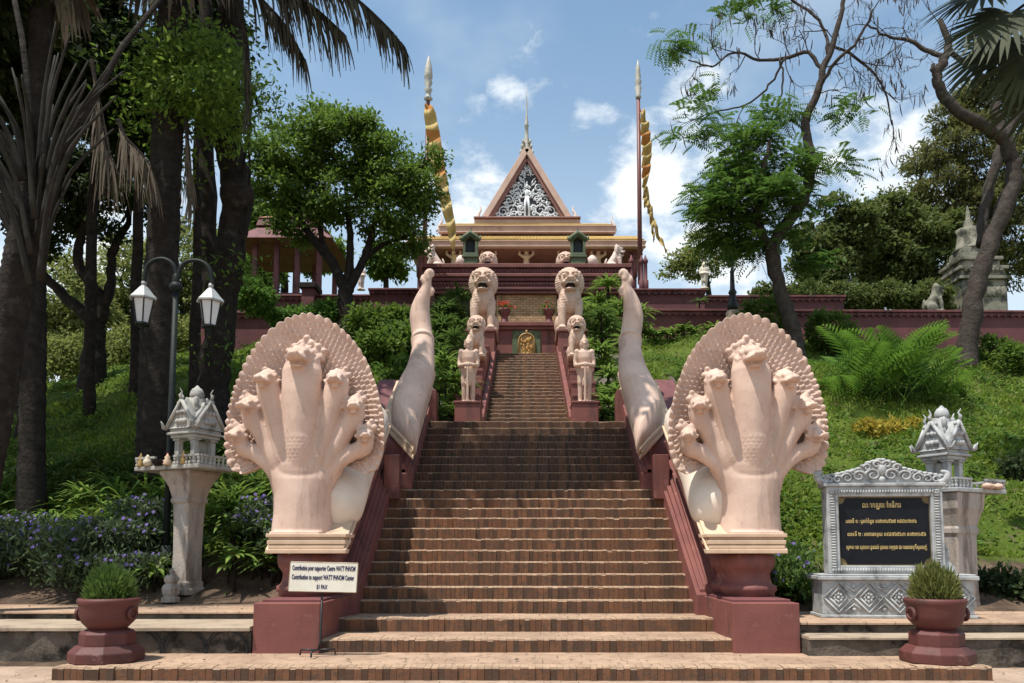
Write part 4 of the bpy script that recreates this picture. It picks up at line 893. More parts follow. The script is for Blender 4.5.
q.ell(P(176, 287, Y), (.12, .12, .1)); q.ell(P(176, 281, Y), (.07, .07, .16)); q.build('pole', M['iron'], r, True)
for pts, lp in ((((176, 288), (176, 272), (171.5, 263), (163, 259), (153, 261), (146.5, 268), (144, 282)), (144, 281)), (((176, 288), (179, 272), (185, 263), (195, 260.5), (204, 263), (210, 270), (212.5, 284)), (212.5 - 3, 283.5))):
    q = MB(); q.tube(spline([P(a, b, Y) for a, b in pts], 5), .04, 8); q.build('arm', M['iron'], r, True); lantern(r, P(lp[0] if lp[0] < 180 else 211, lp[1], Y), .92)
Y = 29.6; base = P(733, 313, Y); r = thing('street_lamp', 'slim black lamp post on a pale stone foot behind the right cobra hood', 'street lamp', base)
q = MB(); q.lathe([(.14, .1), (.2, .16), (.22, .3), (.15, .5), (.13, .75), (.17, .8), (.1, .95), (.08, 1.6), (.10, 1.65), (.055, 1.7), (.05, 4.2), (.05, 4.5)], base, 12); q.build('pole', M['black'], r, True)
q = MB(); q.lathe([(.27, -1.2), (.27, .0), (.22, .08), (.1, .1)], base, 14); q.build('foot', M['ledge'], r, True)
q = MB(); 
for s in (-1, 1): q.tube(spline([base + Vector((0, 0, 3.9)), base + Vector((s * .25, 0, 4.4)), base + Vector((s * .6, 0, 4.45)), base + Vector((s * .75, 0, 4.2))], 5), .03, 6)
q.build('arm', M['black'], r, True)
for s in (-1, 1): lantern(r, base + Vector((s * .75, 0, 4.2)), .8)

M['oldstone'] = pmat('lichened_dark_stone', (.27, .25, .19), (.17, .16, .125), 3, .9, .15, .6, 20, stain=(.045, .045, .036), sscale=1.5, slo=.45, shi=.66, bd=.05)  # base colour darkened to carry the trees' shade; random lichen blotches on top
# ------------------------------------------------------------------ stupa and white statue
Y = 38.0; z0 = P(0, 312, Y).z; cx = P(972, 300, Y).x; m = Y / F
r = thing('stupa', 'grey bell-shaped stone stupa behind the leaning trunk on the right', 'stupa', (cx, Y, z0))
Hs = lambda py: P(0, py, Y).z
for k, (hw, p0, p1) in enumerate(((22.5, 330, 287), (25.5, 287, 284), (22, 284, 277), (24.5, 277, 273.5), (19, 273.5, 267), (21.5, 267, 263.5), (16, 263.5, 258), (14, 258, 252))):
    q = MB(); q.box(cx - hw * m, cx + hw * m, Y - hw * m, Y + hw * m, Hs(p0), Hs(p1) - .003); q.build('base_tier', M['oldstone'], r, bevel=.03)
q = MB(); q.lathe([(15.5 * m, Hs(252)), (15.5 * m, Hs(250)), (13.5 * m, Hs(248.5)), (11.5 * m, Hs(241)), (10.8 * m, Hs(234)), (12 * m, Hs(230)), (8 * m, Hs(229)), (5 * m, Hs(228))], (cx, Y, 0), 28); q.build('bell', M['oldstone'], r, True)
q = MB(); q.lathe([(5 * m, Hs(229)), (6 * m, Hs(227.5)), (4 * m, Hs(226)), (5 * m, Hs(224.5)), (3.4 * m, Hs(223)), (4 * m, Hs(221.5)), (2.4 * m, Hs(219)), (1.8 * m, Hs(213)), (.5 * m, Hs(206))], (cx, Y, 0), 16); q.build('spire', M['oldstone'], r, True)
q = MB()
for k in range(9): q.ell((cx - 19 * m + k * 4.7 * m, Y - 22.5 * m, Hs(289) - .5), (.18, .1, .3)); q.ell((cx - 18 * m + k * 4.4 * m, Y - 22.5 * m, Hs(278)), (.12, .12, .12))
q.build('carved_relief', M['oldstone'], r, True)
q = MB(); c = P(936, 312, 36); q2 = MB(); lion_mesh(q2); k = .62
q2.v = [(c.x - y * k, c.y + x * k, c.z + z * k - .1) for x, y, z in q2.v]
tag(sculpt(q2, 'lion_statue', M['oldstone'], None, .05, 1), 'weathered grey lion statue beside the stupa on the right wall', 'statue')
def standing(name, label, px, py0, py1, Y, mat):
    a = P(px, py0, Y); k = (P(px, py1, Y).z - a.z) / 1.66; q = MB(); guard_mesh(q, (a.x, Y, a.z), k); tag(sculpt(q, name, mat, None, .05, 1), label, 'statue')
standing('robed_statue', 'small pale standing statue behind the right upper wall', 704.5, 289, 261, 36.5, pmat('pale_cream_paint', (.62, .56, .44), (.5, .44, .34), 2, .7, .3, .1, 20))
standing('robed_statue', 'cream standing statue behind the left upper wall, right of the round tree trunk', 361, 290, 264, 36.5, M['lion_white'])
for px, py in ((688, 283), (676, 283), (669, 284)):
    pass

# ------------------------------------------------------------------ spirit houses
def spirit_house(label, cx, cy, z0, rot, k, mat, tray, kw=.74, hw0=.235):
    """pedestal of pz metres, tray with railings, small four-gabled house"""
    r = thing('spirit_house', label, 'spirit house', (cx, cy, z0)); rm = Matrix.Rotation(rot, 3, 'Z')
    def loc(q, do=True):
        q.v = [tuple(Vector((cx, cy, z0)) + (rm @ Vector(v) if do else Vector(v)) * 1.0) for v in q.v]; return q
    ph = 2.12 * k
    q = MB(); sec = [(.36, 0), (.36, .1), (.32, .14), (.30, .3), (.29, .7), (.30, 1.4), (.33, 1.45), (.33, 1.52), (.31, 1.56), (.36, 1.75), (.40, 1.85), (.42, 2.06), (.42, 2.12)] if hw0 < .21 else [(.30, 0), (.30, .10), (.265, .12), (.265, .2), (.235, .24), (.225, .7), (.235, 1.2), (.25, 1.55), (.29, 1.58), (.29, 1.63), (.27, 1.66), (.33, 1.85), (.42, 2.0), (.47, 2.06), (.47, 2.12)]
    q.lathe([(a * 1.414 * kw, b * k) for a, b in sec], (0, 0, 0), 4, math.pi / 4); loc(q).build('pedestal', M['pillarstone'], r, bevel=.02)
    tx0, tx1, ty0, ty1 = tray
    q = MB(); q.box(tx0, tx1, ty0, ty1, ph, ph + .07); loc(q).build('tray', mat, r, bevel=.012)
    def rail(xa, ya, xb, yb):
        q = MB(); n = max(2, int(math.hypot(xb - xa, yb - ya) / .085))
        for i in range(n + 1):
            x, y = lerp(xa, xb, i / n), lerp(ya, yb, i / n); q.lathe([(.02, ph + .07), (.028, ph + .10), (.014, ph + .13), (.026, ph + .17), (.018, ph + .22)], (x, y, 0), 6)
        d = Vector((xb - xa, yb - ya, 0)); q.obox(((xa + xb) / 2, (ya + yb) / 2, ph + .22), d.length + .05, .05, .035, math.atan2(d.y, d.x)); loc(q).build('railing', mat, r)
    e = .03; xm = lerp(tx0, tx1, .3), lerp(tx0, tx1, .62)
    rail(tx0 + e, ty0 + e, xm[0], ty0 + e); rail(xm[1], ty0 + e, tx1 - e, ty0 + e); rail(tx0 + e, ty0 + e + .06, tx0 + e, ty1 - e); rail(tx1 - e, ty0 + e + .06, tx1 - e, ty1 - e)
    hb = ph + .07; hw = hw0; hy = .08
    q = MB(); q.box(-hw - .06, hw + .06, hy - hw - .06, hy + hw + .06, hb, hb + .05); loc(q).build('house_floor', mat, r)
    for ex in (-1, 1):
        for ey in (-1, 1):
            q = MB(); q.stepped([(.07, .07, hb + .05, hb + .10), (.05, .05, hb + .10, hb + .46 * k), (.075, .075, hb + .46 * k, hb + .5 * k)], ex * (hw - .05), hy + ey * (hw - .05)); loc(q).build('post', mat, r, bevel=.008)
    q = MB(); q.box(-hw + .1, hw - .1, hy + .05, hy + hw - .08, hb + .05, hb + .46 * k); loc(q).build('inner_wall', mat, r)
    eh = hb + .5 * k
    q = MB(); q.stepped([(hw + .05, hw + .05, eh, eh + .06), (hw + .10, hw + .10, eh + .06, eh + .10), (hw + .06, hw + .06, eh + .1, eh + .16)], 0, hy); loc(q).build('entablature', mat, r, bevel=.01)
    gb = eh + .16; gh = .50 * k; gw = hw + .1
    q = MB(); q.prism([(-gw, gb), (gw, gb), (0, gb + gh)], 'y', hy - hw - .08, hy + hw + .08); q.prism([(hy - gw, gb + .003), (hy + gw, gb + .003), (hy, gb + gh - .01)], 'x', -hw - .08, hw + .08); rf = loc(q).build('roof', mat, r)
    q = MB()
    for (ax, sg) in (('y', -1), ('y', 1), ('x', -1), ('x', 1)):
        for s in (-1, 1):
            o_ = sg * (hw + .10); a = Vector((s * gw * 1.02, o_ + hy, gb)) if ax == 'y' else Vector((o_, hy + s * gw * 1.02, gb)); b_ = Vector((0, o_ + hy, gb + gh)) if ax == 'y' else Vector((o_, hy, gb + gh))
            q.tube([a, b_], [.035, .032], 6)
            out = Vector((s, 0, 0)) if ax == 'y' else Vector((0, s, 0))
            q.tube([a, a + out * .06 + Vector((0, 0, .02)), a + out * .08 + Vector((0, 0, .08)), a + out * .11 + Vector((0, 0, .12))], [.03, .03, .02, .006], 6)
        t_ = Vector((0, hy + sg * (hw + .1), gb + gh)) if ax == 'y' else Vector((sg * (hw + .1), hy, gb + gh)); ov = Vector((0, sg, 0)) if ax == 'y' else Vector((sg, 0, 0))
        q.tube([t_, t_ + ov * .03 + Vector((0, 0, .07)), t_ - ov * .01 + Vector((0, 0, .13)), t_ + ov * .04 + Vector((0, 0, .19))], [.032, .028, .016, .006], 6)
        for k_ in range(7):                              # carved tympanum
            f = (k_ % 3 - 1) * .3; g_ = .12 + .16 * (k_ // 3); c_ = Vector((f * gw * .8, hy + sg * (hw + .08), gb + g_ * k)) if ax == 'y' else Vector((sg * (hw + .08), hy + f * gw * .8, gb + g_ * k)); q.ell(c_, .055 - .01 * (k_ // 3), 6, 5)
    loc(q).build('gable_ornament', mat, rf, True)
    q = MB(); q.lathe([(.19 * k, gb + .25 * k), (.19 * k, gb + .40 * k), (.16 * k, gb + .44 * k), (.16 * k, gb + .55 * k), (.14 * k, gb + .58 * k)], (0, hy, 0), 4, math.pi / 4); q.lathe([(.11 * k, gb + .58 * k), (.125 * k, gb + .62 * k), (.11 * k, gb + .69 * k), (.075 * k, gb + .745 * k), (.05 * k, gb + .755 * k), (.015, gb + .80 * k)], (0, hy, 0), 14)
    for kx in range(4):
        an = kx * math.pi / 2 + math.pi / 4; q.ell((.16 * k * math.cos(an), hy + .16 * k * math.sin(an), gb + .48 * k), (.045, .045, .11 * k), 8, 6)
    loc(q).build('tower', mat, rf, True)
    return r, rm, hb
lx, ly = P(186, 594, 13.5).x, 13.5
r1, rm1, hb1 = spirit_house('grey spirit house full of small offerings on a tall pillar, left of the steps', lx, ly, .76, R(-24), 1.0, M['greystone'], (-.84, .66, -.45, .42))
r2, rm2, hb2 = spirit_house('pale grey spirit house on a square mottled pillar behind the black plaque', P(955, 600, 13.0).x, 13.0, .38, R(28), .98, M['silver'], (-.42, .92, -.40, .40), .88, .2)
q = MB(); c = P(171, 594, 13.1); q.lathe([(a_ * .74, b_ * .9) for a_, b_ in [(.2, 0), (.21, .08), (.15, .1), (.19, .16), (.21, .24), (.19, .30), (.13, .34), (.16, .38), (.17, .44), (.12, .49), (.06, .53), (.065, .57), (.01, .62)]], (c.x, 13.1, .66), 8)
tag(q.build('lotus_bud_post', M['pillarstone'], None, False), 'small carved lotus-bud stone at the foot of the left spirit house pillar', 'stone carving')
def offering(kind, label, cat, r, rm, hb, x, y, mat, prof, seg=10):
    p = r.location + rm @ Vector((x, y, hb)); q = MB(); q.lathe(prof, p, seg); tag(q.build(kind, mat, None, True), label, cat)
M['candle'] = pmat('red_candle', (.45, .04, .03), (.3, .03, .02), 3, .5, .4, .05, 20); M['cream'] = pmat('cream_ceramic', (.6, .52, .4), (.5, .4, .28), 4, .5, .4, .05, 20)
fig = [(.05, 0), (.06, .02), (.045, .05), (.055, .09), (.03, .13), (.038, .17), (.012, .21), (.005, .24)]
offering('offering_figurine', 'tiny gold seated figure at the left end of the left spirit house tray', 'figurine', r1, rm1, hb1, -.72, -.42, M['gold'], fig)
offering('offering_figurine', 'tiny gold figure before the right post of the left spirit house', 'figurine', r1, rm1, hb1, .28, -.42, M['gold'], fig)
offering('offering_jar', 'small cream jar beside the gold figure on the left spirit house tray', 'jar', r1, rm1, hb1, -.52, -.45, M['cream'], [(.05, 0), (.075, .05), (.07, .1), (.035, .14), (.04, .16), (.01, .2)])
offering('incense_bowl', 'dark brown incense bowl in the middle of the left spirit house tray', 'bowl', r1, rm1, hb1, -.26, -.45, M['bark'], [(.07, 0), (.11, .05), (.12, .10), (.1, .10)])
offering('red_candle', 'red candle standing at the doorway of the left spirit house', 'candle', r1, rm1, hb1, -.2, -.32, M['candle'], [(.025, 0), (.025, .2), (.005, .23)])
offering('offering_figurine', 'brown carved figure right of the incense bowl on the left spirit house tray', 'figurine', r1, rm1, hb1, -.04, -.46, M['slab'], [(a * 1.3, b * .8) for a, b in fig])
for k, (x, y) in enumerate(((.3, -.45), (.45, -.4), (.58, -.46), (.7, -.38))):
    offering('dried_offering', 'dried orange offering on the projecting tray of the right spirit house, %s of four' % ('first', 'second', 'third', 'last')[k], 'offering', r2, rm2, hb2, x, y, M['slab'] if k % 2 else M['roofpink'], [(.06, 0), (.09, .03), (.07, .07), (.02, .09)], 8)

# ------------------------------------------------------------------ black plaque
pa = P(811, 612, 11.35); Yp = 11.5; pr_ = R(-5); cxp = P(889, 600, Yp).x; zb = .55
r = thing('memorial_plaque', 'black stone plaque with gold lettering in an ornate silver frame on a relief base', 'plaque', (cxp, Yp, zb)); prm = Matrix.Rotation(pr_, 3, 'Z')
def pl_(q): q.v = [tuple(Vector((cxp, Yp, zb)) + prm @ Vector(v)) for v in q.v]; return q
hw = 1.15; bh = .60; q = MB(); q.box(-1.05, 1.10, -.30, .30, 0, .05); q.box(-1.02, 1.07, -.27, .27, .05, bh - .06); q.box(-1.08, 1.13, -.33, .33, bh - .06, bh); q.box(-1.05, 1.10, -.30, .30, bh, bh + .025); pb = pl_(q).build('base', M['silver'], r, bevel=.012)
q = MB()
for i in range(5):
    c = -.80 + i * .42; w = .2; h = .21; zc = .29
    for f_ in (1, .62): q.tube([(c - w * f_, -.285, zc), (c, -.285, zc + h * f_), (c + w * f_, -.285, zc), (c, -.285, zc - h * f_), (c - w * f_, -.285, zc)], .016, 5)
    for kx in range(8):
        a = kx * math.pi / 4; q.ell((c + .055 * math.cos(a), -.275, zc + .055 * math.sin(a)), (.026, .022, .026), 6, 4)
    q.ell((c, -.275, zc), .028, 6, 4)
    for s in (-1, 1):
        if i == 4: continue
        q.tube([(c + .215 - .13, -.28, zc + s * .2), (c + .215, -.28, zc + s * .09), (c + .215 + .13, -.28, zc + s * .2)], .013, 5); q.ell((c + .215, -.275, zc + s * .17), (.04, .02, .03), 6, 4)
pl_(q).build('diamond_relief', M['silver'], pb, True)
fx0, fx1, fz0, fz1 = -.875, .765, bh + .025, bh + 1.30
q = MB()
for (a, b, c, d) in ((fx0, fx0 + .17, fz0, fz1), (fx1 - .17, fx1, fz0, fz1), (fx0 + .17, fx1 - .17, fz0, fz0 + .12), (fx0 + .17, fx1 - .17, fz1 - .15, fz1)): q.box(a, b, -.13, .13, c, d)
q.box(fx0 - .05, fx1 + .05, -.16, .16, fz1, fz1 + .05); fr = pl_(q).build('frame', M['silver'], r, bevel=.012)
q = MB()
n = 30
for i in range(n):
    z = lerp(fz0 + .06, fz1 - .06, i / (n - 1))
    for x in (fx0 + .085, fx1 - .085): q.ell((x, -.135, z), (.045, .022, .016), 6, 4)
for i in range(40):
    x = lerp(fx0 + .06, fx1 - .06, i / 39)
    for z in (fz0 + .05, fz1 - .08): q.ell((x, -.135, z), (.017, .022, .035), 6, 4)
pl_(q).build('bead_moulding', M['silver'], fr, True)
q = MB(); x0, x1, z0, z1 = fx0 + .17, fx1 - .17, fz0 + .12, fz1 - .15
q.box(x0, x1, -.07, .1, z0, z1); pl_(q).build('panel_surround', pmat('dull_gold_corner', (.22, .16, .07), (.15, .11, .05), 4, .6, .3, .1, 30), r)
rc = .09; cpts = []
for (cx_, cz_, a0) in ((x1 - .02, z1 - .02, 0), (x0 + .02, z1 - .02, 1), (x0 + .02, z0 + .02, 2), (x1 - .02, z0 + .02, 3)):
    for i in range(7):
        a = math.pi + a0 * math.pi / 2 + math.pi / 2 * (1 - i / 6); cpts.append((cx_ + rc * math.cos(a), cz_ + rc * math.sin(a)))
q = MB(); q.prism(cpts, 'y', -.085, -.06); pnl = pl_(q).build('panel', M['blackstone'], r)
# crest: swelling outline filled with scrolls
mid = (fx0 + fx1) / 2; cr = [(fx0 - .07, .05), (fx0 - .05, .17), (fx0 + .1, .2), (fx0 + .28, .24), (mid - .32, .33), (mid - .18, .43), (mid, .5), (mid + .18, .43), (mid + .32, .33), (fx1 - .28, .24), (fx1 - .1, .2), (fx1 + .05, .24), (fx1 + .07, .05)]
q = MB(); q.prism([(x, fz1 + z - .03 * (z > .1)) for x, z in cr], 'y', -.06, .08); q.v = [(x, y, fz1 + (z - fz1) * .86) for x, y, z in q.v]; crest = pl_(q).build('crest', M['silver'], r, bevel=.02)
q = MB(); yv = -.08
def scroll(cx_, cz_, rad, dr, tk=.022):
    q.tube([(cx_ + dr * rad * (1 - k / 20) * math.cos(k * .55), yv, cz_ + rad * (1 - k / 20) * math.sin(k * .55)) for k in range(16)], [tk * (1 - k / 30) for k in range(16)], 6)
for s in (-1, 1):
    for (ox, oz, rad, dr) in ((.13, .2, .11, 1), (.33, .18, .10, -1), (.5, .15, .085, 1), (.64, .13, .07, -1), (.76, .12, .06, 1), (.07, .38, .065, -1), (.21, .33, .06, 1), (.42, .24, .04, 1)): scroll(mid + s * ox, fz1 + oz, rad, s * dr)
    for k in range(12):
        f = k / 11; x = mid + s * lerp(0.03, .84, f); z = interp([(0, .49), (.18, .43), (.32, .33), (.58, .25), (.9, .19)], abs(x - mid)); q.ell((x, -.03, fz1 + z - .02), (.05, .07, .035), 8, 5)
    q.tube(spline([(mid + s * .80, -.05, fz1 + .06), (mid + s * .9, -.06, fz1 + .12), (mid + s * .92, -.06, fz1 + .22), (mid + s * .84, -.06, fz1 + .26)], 4), rspline([.07, .06, .05, .02], 4), 8)
q.ell((mid, -.06, fz1 + .3), (.07, .05, .11)); q.ell((mid, -.06, fz1 + .12), (.06, .05, .06))
q.v = [(x, y, fz1 + (z - fz1) * .86) for x, y, z in q.v]; pl_(q).build('carved_scrollwork', M['silver'], crest, True)
# side scroll leaning against the right edge
q = MB(); q.prism([(fx1 - .02, bh + .02), (fx1 + .2, bh + .02), (fx1 + .17, bh + .12), (fx1 + .08, bh + .22), (fx1 + .1, bh + .34), (fx1 + .03, bh + .5), (fx1 - .02, bh + .52)], 'y', -.05, .07); pl_(q).build('side_scroll', M['silver'], r, bevel=.02)
def text(name, body, size, mat, par, align='CENTER', bold=0., squash=1.0):
    c = bpy.data.curves.new('t', 'FONT'); c.body = body; c.size = size; c.align_x = align; c.extrude = .002; c.offset = bold; c.resolution_u = 3; c.space_character = 1.0
    o = bpy.data.objects.new('tmp', c); COL.objects.link(o); dg = bpy.context.evaluated_depsgraph_get(); dg.update()
    me = bpy.data.meshes.new_from_object(o.evaluated_get(dg)); bpy.data.objects.remove(o)
    return me
def put_text(name, body, size, mat, par, pos, rm, width=None, align='CENTER', bold=0., tilt=0.):
    """flat lettering standing in the xz plane of its sign"""
    me = text(name, body, size, mat, par, align, bold); n = len(me.vertices); co = np.empty(n * 3); me.vertices.foreach_get('co', co); co = co.reshape(-1, 3)
    if n and width: co[:, 0] *= width / max(1e-6, co[:, 0].max() - co[:, 0].min())
    off = origin_of(par); out = np.array([tuple(Vector(pos) + rm @ Vector((x * math.cos(tilt) - y * math.sin(tilt), -z, x * math.sin(tilt) + y * math.cos(tilt))) - off) for x, y, z in co])
    if n: me.vertices.foreach_set('co', out.ravel()); me.update()
    return link(name, me, mat, par)
def on_plaque(x, z): return Vector((cxp, Yp, zb)) + prm @ Vector((x, -.088, z))
pc = (x0 + x1) / 2
put_text('lettering', 'លោកគ្រូចៅអធិការ', .11, M['goldtext'], pnl, on_plaque(pc - .03, z1 - .16), prm, .54, bold=0)
for k, (line, w, x) in enumerate((('លេខទី ១ : ប្រាក់ចំនួន ០១២៣៤៥៦៧ ០៨៩០១២៣៤', 1.0, x0 + .10), ('លេខទី ២ : អាគារពេទ្យ ០៩៨៧៦៥៤៣ ០១២៣៤៥៦', 1.1, x0 + .12), ('សូមគោរព ស្នេហា ជូនដល់ ប្រទេស កម្ពុជា ដោយសេចក្តីស្រលាញ់', 1.13, x0 + .10))):
    put_text('lettering', line, .078, M['goldtext'], pnl, on_plaque(x, z1 - .385 - .19 * k), prm, w, 'LEFT', bold=0)

# ------------------------------------------------------------------ contribution sign
Ys = 10.2; tl, br_ = P(290, 562.5, Ys), P(357, 591.8, Ys); cxs = (tl.x + br_.x) / 2; czs = (tl.z + br_.z) / 2; w = .875; h = .375; tilt = R(-1.2)
r = thing('contribution_sign', 'small white sign board with dark lettering on a thin black stand before the left parapet', 'sign', (cxs, Ys, .16)); I3 = Matrix.Identity(3)
rt = Matrix.Rotation(-tilt, 3, 'Y') @ Matrix.Rotation(R(-6), 3, 'X')
q = MB(); q.obox((cxs, Ys, czs), w, .012, h, rt); bd = q.build('board', pmat('off_white_sign_paint', (.66, .62, .53), (.58, .53, .44), 2, .6, .3, .05, 30, stain=(.4, .33, .24), sscale=3, slo=.6, shi=.8), r)
q = MB()
for a, b_, c, d in ((-w / 2, w / 2, h / 2, h / 2), (-w / 2, w / 2, -h / 2, -h / 2), (-w / 2, -w / 2, -h / 2, h / 2), (w / 2, w / 2, -h / 2, h / 2)):
    q.tube([Vector((cxs, Ys, czs)) + rt @ Vector((a, 0, c)), Vector((cxs, Ys, czs)) + rt @ Vector((b_, 0, d))], .009, 4)
q.build('rim', M['ledge'], bd)
M['ink'] = pmat('dark_blue_ink', (.02, .02, .06), (.03, .03, .08), 4, .6, .2, .02, 20)
for k, (line, wd, dx) in enumerate((('Contribution pour supporter Centre WATT PHNOM', .82, 0), ('Contribution to support WATT PHNOM Center', .81, -.005), ('$1 PAX', .14, -.01))):
    put_text('lettering', line, .088 if k < 2 else .075, M['ink'], bd, Vector((cxs, Ys, czs)) + rt @ Vector((dx, -.0085, .085 - .118 * k)), rt, wd, bold=.0018)
q = MB(); xb = P(322, 592, Ys).x; q.tube([(xb, Ys + .01, czs - h / 2), (xb - .01, Ys + .01, .34), (xb - .03, Ys - .0, .24)], .014, 6)
q.tube([(xb - .03, Ys, .25), (xb - .05, Ys - .05, .24), (xb - .06, Ys - .22, .24), (xb - .06, Ys - .23, .17)], .013, 6); q.tube([(xb - .04, Ys - .02, .24), (xb - .26, Ys + .02, .24), (xb - .27, Ys + .02, .17)], .013, 6)
q.tube([(xb - .02, Ys + .0, .24), (xb + .16, Ys + .08, .24), (xb + .17, Ys + .08, .17)], .013, 6); q.build('stand', M['black'], r, True)

# ------------------------------------------------------------------ big potted shrubs on the lowest step
def planter(label, px, Y):
    x = P(px, 625, Y).x; z = .16; r = thing('potted_shrub', label, 'planter', (x, Y, z))
    q = MB(); a0 = math.pi / 8; q.lathe([(.43, 0), (.43, .12), (.355, .19), (.34, .20)], (x, Y, z), 8, a0); q.lathe([(.315, .19), (.315, .34), (.29, .37), (.22, .40)], (x, Y, z), 8, a0); q.build('pot_foot', M['potred'], r, bevel=.012)
    q = MB(); q.lathe([(.20, .38), (.24, .42), (.295, .48), (.325, .56), (.33, .66), (.345, .70), (.36, .74), (.345, .77), (.305, .77), (.285, .70), (.1, .70)], (x, Y, z), 28)
    for s in (-1, 1): q.tube([(x + s * .325, Y - .05 + .09 * math.cos(a), z + .58 + .07 * math.sin(a)) for a in np.linspace(0, 6.28, 13)], .025, 6)
    q.build('pot', M['potred'], r, True); return r, Vector((x, Y, z + .74))
POTS = [planter('maroon pot with a dark spiky shrub on the lowest step, far left', 108, 9.78), planter('maroon pot with a sunlit yellow-green shrub on the lowest step, in front of the plaque', 936, 9.72)]
# ------------------------------------------------------------------ vegetation helpers
def nrm(a): return a / np.maximum(1e-9, np.linalg.norm(a, axis=1, keepdims=True))
def quads(name, v, mat, parent=None, n=4):
    """v: (N, n, 3) array, one n-gon per leaf"""
    N = v.shape[0]; me = bpy.data.meshes.new(name); off = np.array(origin_of(parent) if parent else (0, 0, 0))
    me.vertices.add(N * n); me.vertices.foreach_set('co', (v.reshape(-1, 3) - off).astype(np.float32).ravel())
    me.loops.add(N * n); me.loops.foreach_set('vertex_index', np.arange(N * n, dtype=np.int32))
    me.polygons.add(N); me.polygons.foreach_set('loop_start', np.arange(0, N * n, n, dtype=np.int32)); me.polygons.foreach_set('loop_total', np.full(N, n, dtype=np.int32))
    me.update(calc_edges=True); return link(name, me, mat, parent)
def leaf_quads(pos, d, nn, L, Wd, fold=.12):
    d = nrm(d); s = nrm(np.cross(d, nn)); u = np.cross(s, d); L = L[:, None]; Wd = Wd[:, None]
    return np.stack([pos, pos + d * L * .45 + s * Wd * .5 + u * Wd * fold, pos + d * L, pos + d * L * .45 - s * Wd * .5 + u * Wd * fold], 1)
def sphere(n): return nrm(RNG.normal(size=(n, 3)))
def B(px, py, r, Y, q=.8, dy=1.0):
    c = P(px, py, Y); a = r * Y / F; return (c, (a, a * dy, a * q))
def crown_pts(blobs, n, cl=.45, dens=9, inner=.45):
    w = np.array([b[1][0] ** 2 for b in blobs]); w = w / w.sum(); P_, O_ = [], []
    for (c, r), f in zip(blobs, w):
        m = max(12, int(n * f)); K = max(4, int(dens * (r[0] / cl) ** 2 * .5)); d = sphere(K); rr = (inner + (1 - inner) * RNG.random(K) ** .6)[:, None]
        cen = np.array(c) + d * rr * np.array(r); wt = RNG.random(K) ** 1.5 + .15; idx = RNG.choice(K, m, p=wt / wt.sum())
        off = RNG.normal(size=(m, 3)) * cl * np.array([.5, .5, .3]); P_.append(cen[idx] + off); O_.append(nrm(d[idx] + off * .4 / cl))
    return np.concatenate(P_), np.concatenate(O_)
def crown(name, blobs, n, size, mat, parent, cl=.45, asp=.5, dens=9, inner=.45, droop=.25):
    p, o = crown_pts(blobs, n, cl, dens, inner); N = len(p)
    d = sphere(N) + o * .7 + np.array([0, 0, -droop]); nn = sphere(N) * .75 + np.array([0, 0, .9]) + o * .3
    L = size * (.6 + .8 * RNG.random(N)); return quads(name, leaf_quads(p, d, nn, L, L * asp), mat, parent)
def wob(pts, a, n=5):
    out = spline(pts, n); return [p + Vector((random.gauss(0, a), random.gauss(0, a), 0)) if 0 < i < len(out) - 1 else p for i, p in enumerate(out)]
def limb(q, pts, r, a=.02, n=5, seg=8):
    rr = rspline(r, n); q.tube(wob(pts, a, n), [x * (1 + random.uniform(-.07, .07)) for x in rr], seg)
def twigs(q, p, d, L, r, depth, spread=.7, out=None, up=.0):
    d = d.normalized(); e = p + d * L; mid = p + d * L * .5 + Vector((random.gauss(0, .06), random.gauss(0, .06), random.gauss(0, .06))) * L
    q.tube([p, mid, e], [r, r * .85, r * .65], 5 if r > .02 else 4, cap=False)
    if depth == 0:
        if out is not None: out.append((e, d))
        return
    for k in range(random.choice((2, 2, 3))):
        nd = d + Vector((random.gauss(0, spread), random.gauss(0, spread * .8), random.gauss(0, spread) + up)); twigs(q, p + d * L * random.uniform(.55, 1), nd, L * random.uniform(.6, .85), r * .62, depth - 1, spread, out, up)
def root_(tp, tr_):
    """carry the trunk down into the ground with a slight flare"""
    g = H(tp[0].x, tp[0].y); 
    if tp[0].z > g - .1: d = tp[0] - tp[1]; f = (tp[0].z - g + .25) / max(.1, -d.z); tp = [tp[0] + Vector((max(-.8, min(.8, d.x * f)), 0, g - .25 - tp[0].z))] + tp; tr_ = [tr_[0] * 1.25] + tr_
    return tp, tr_
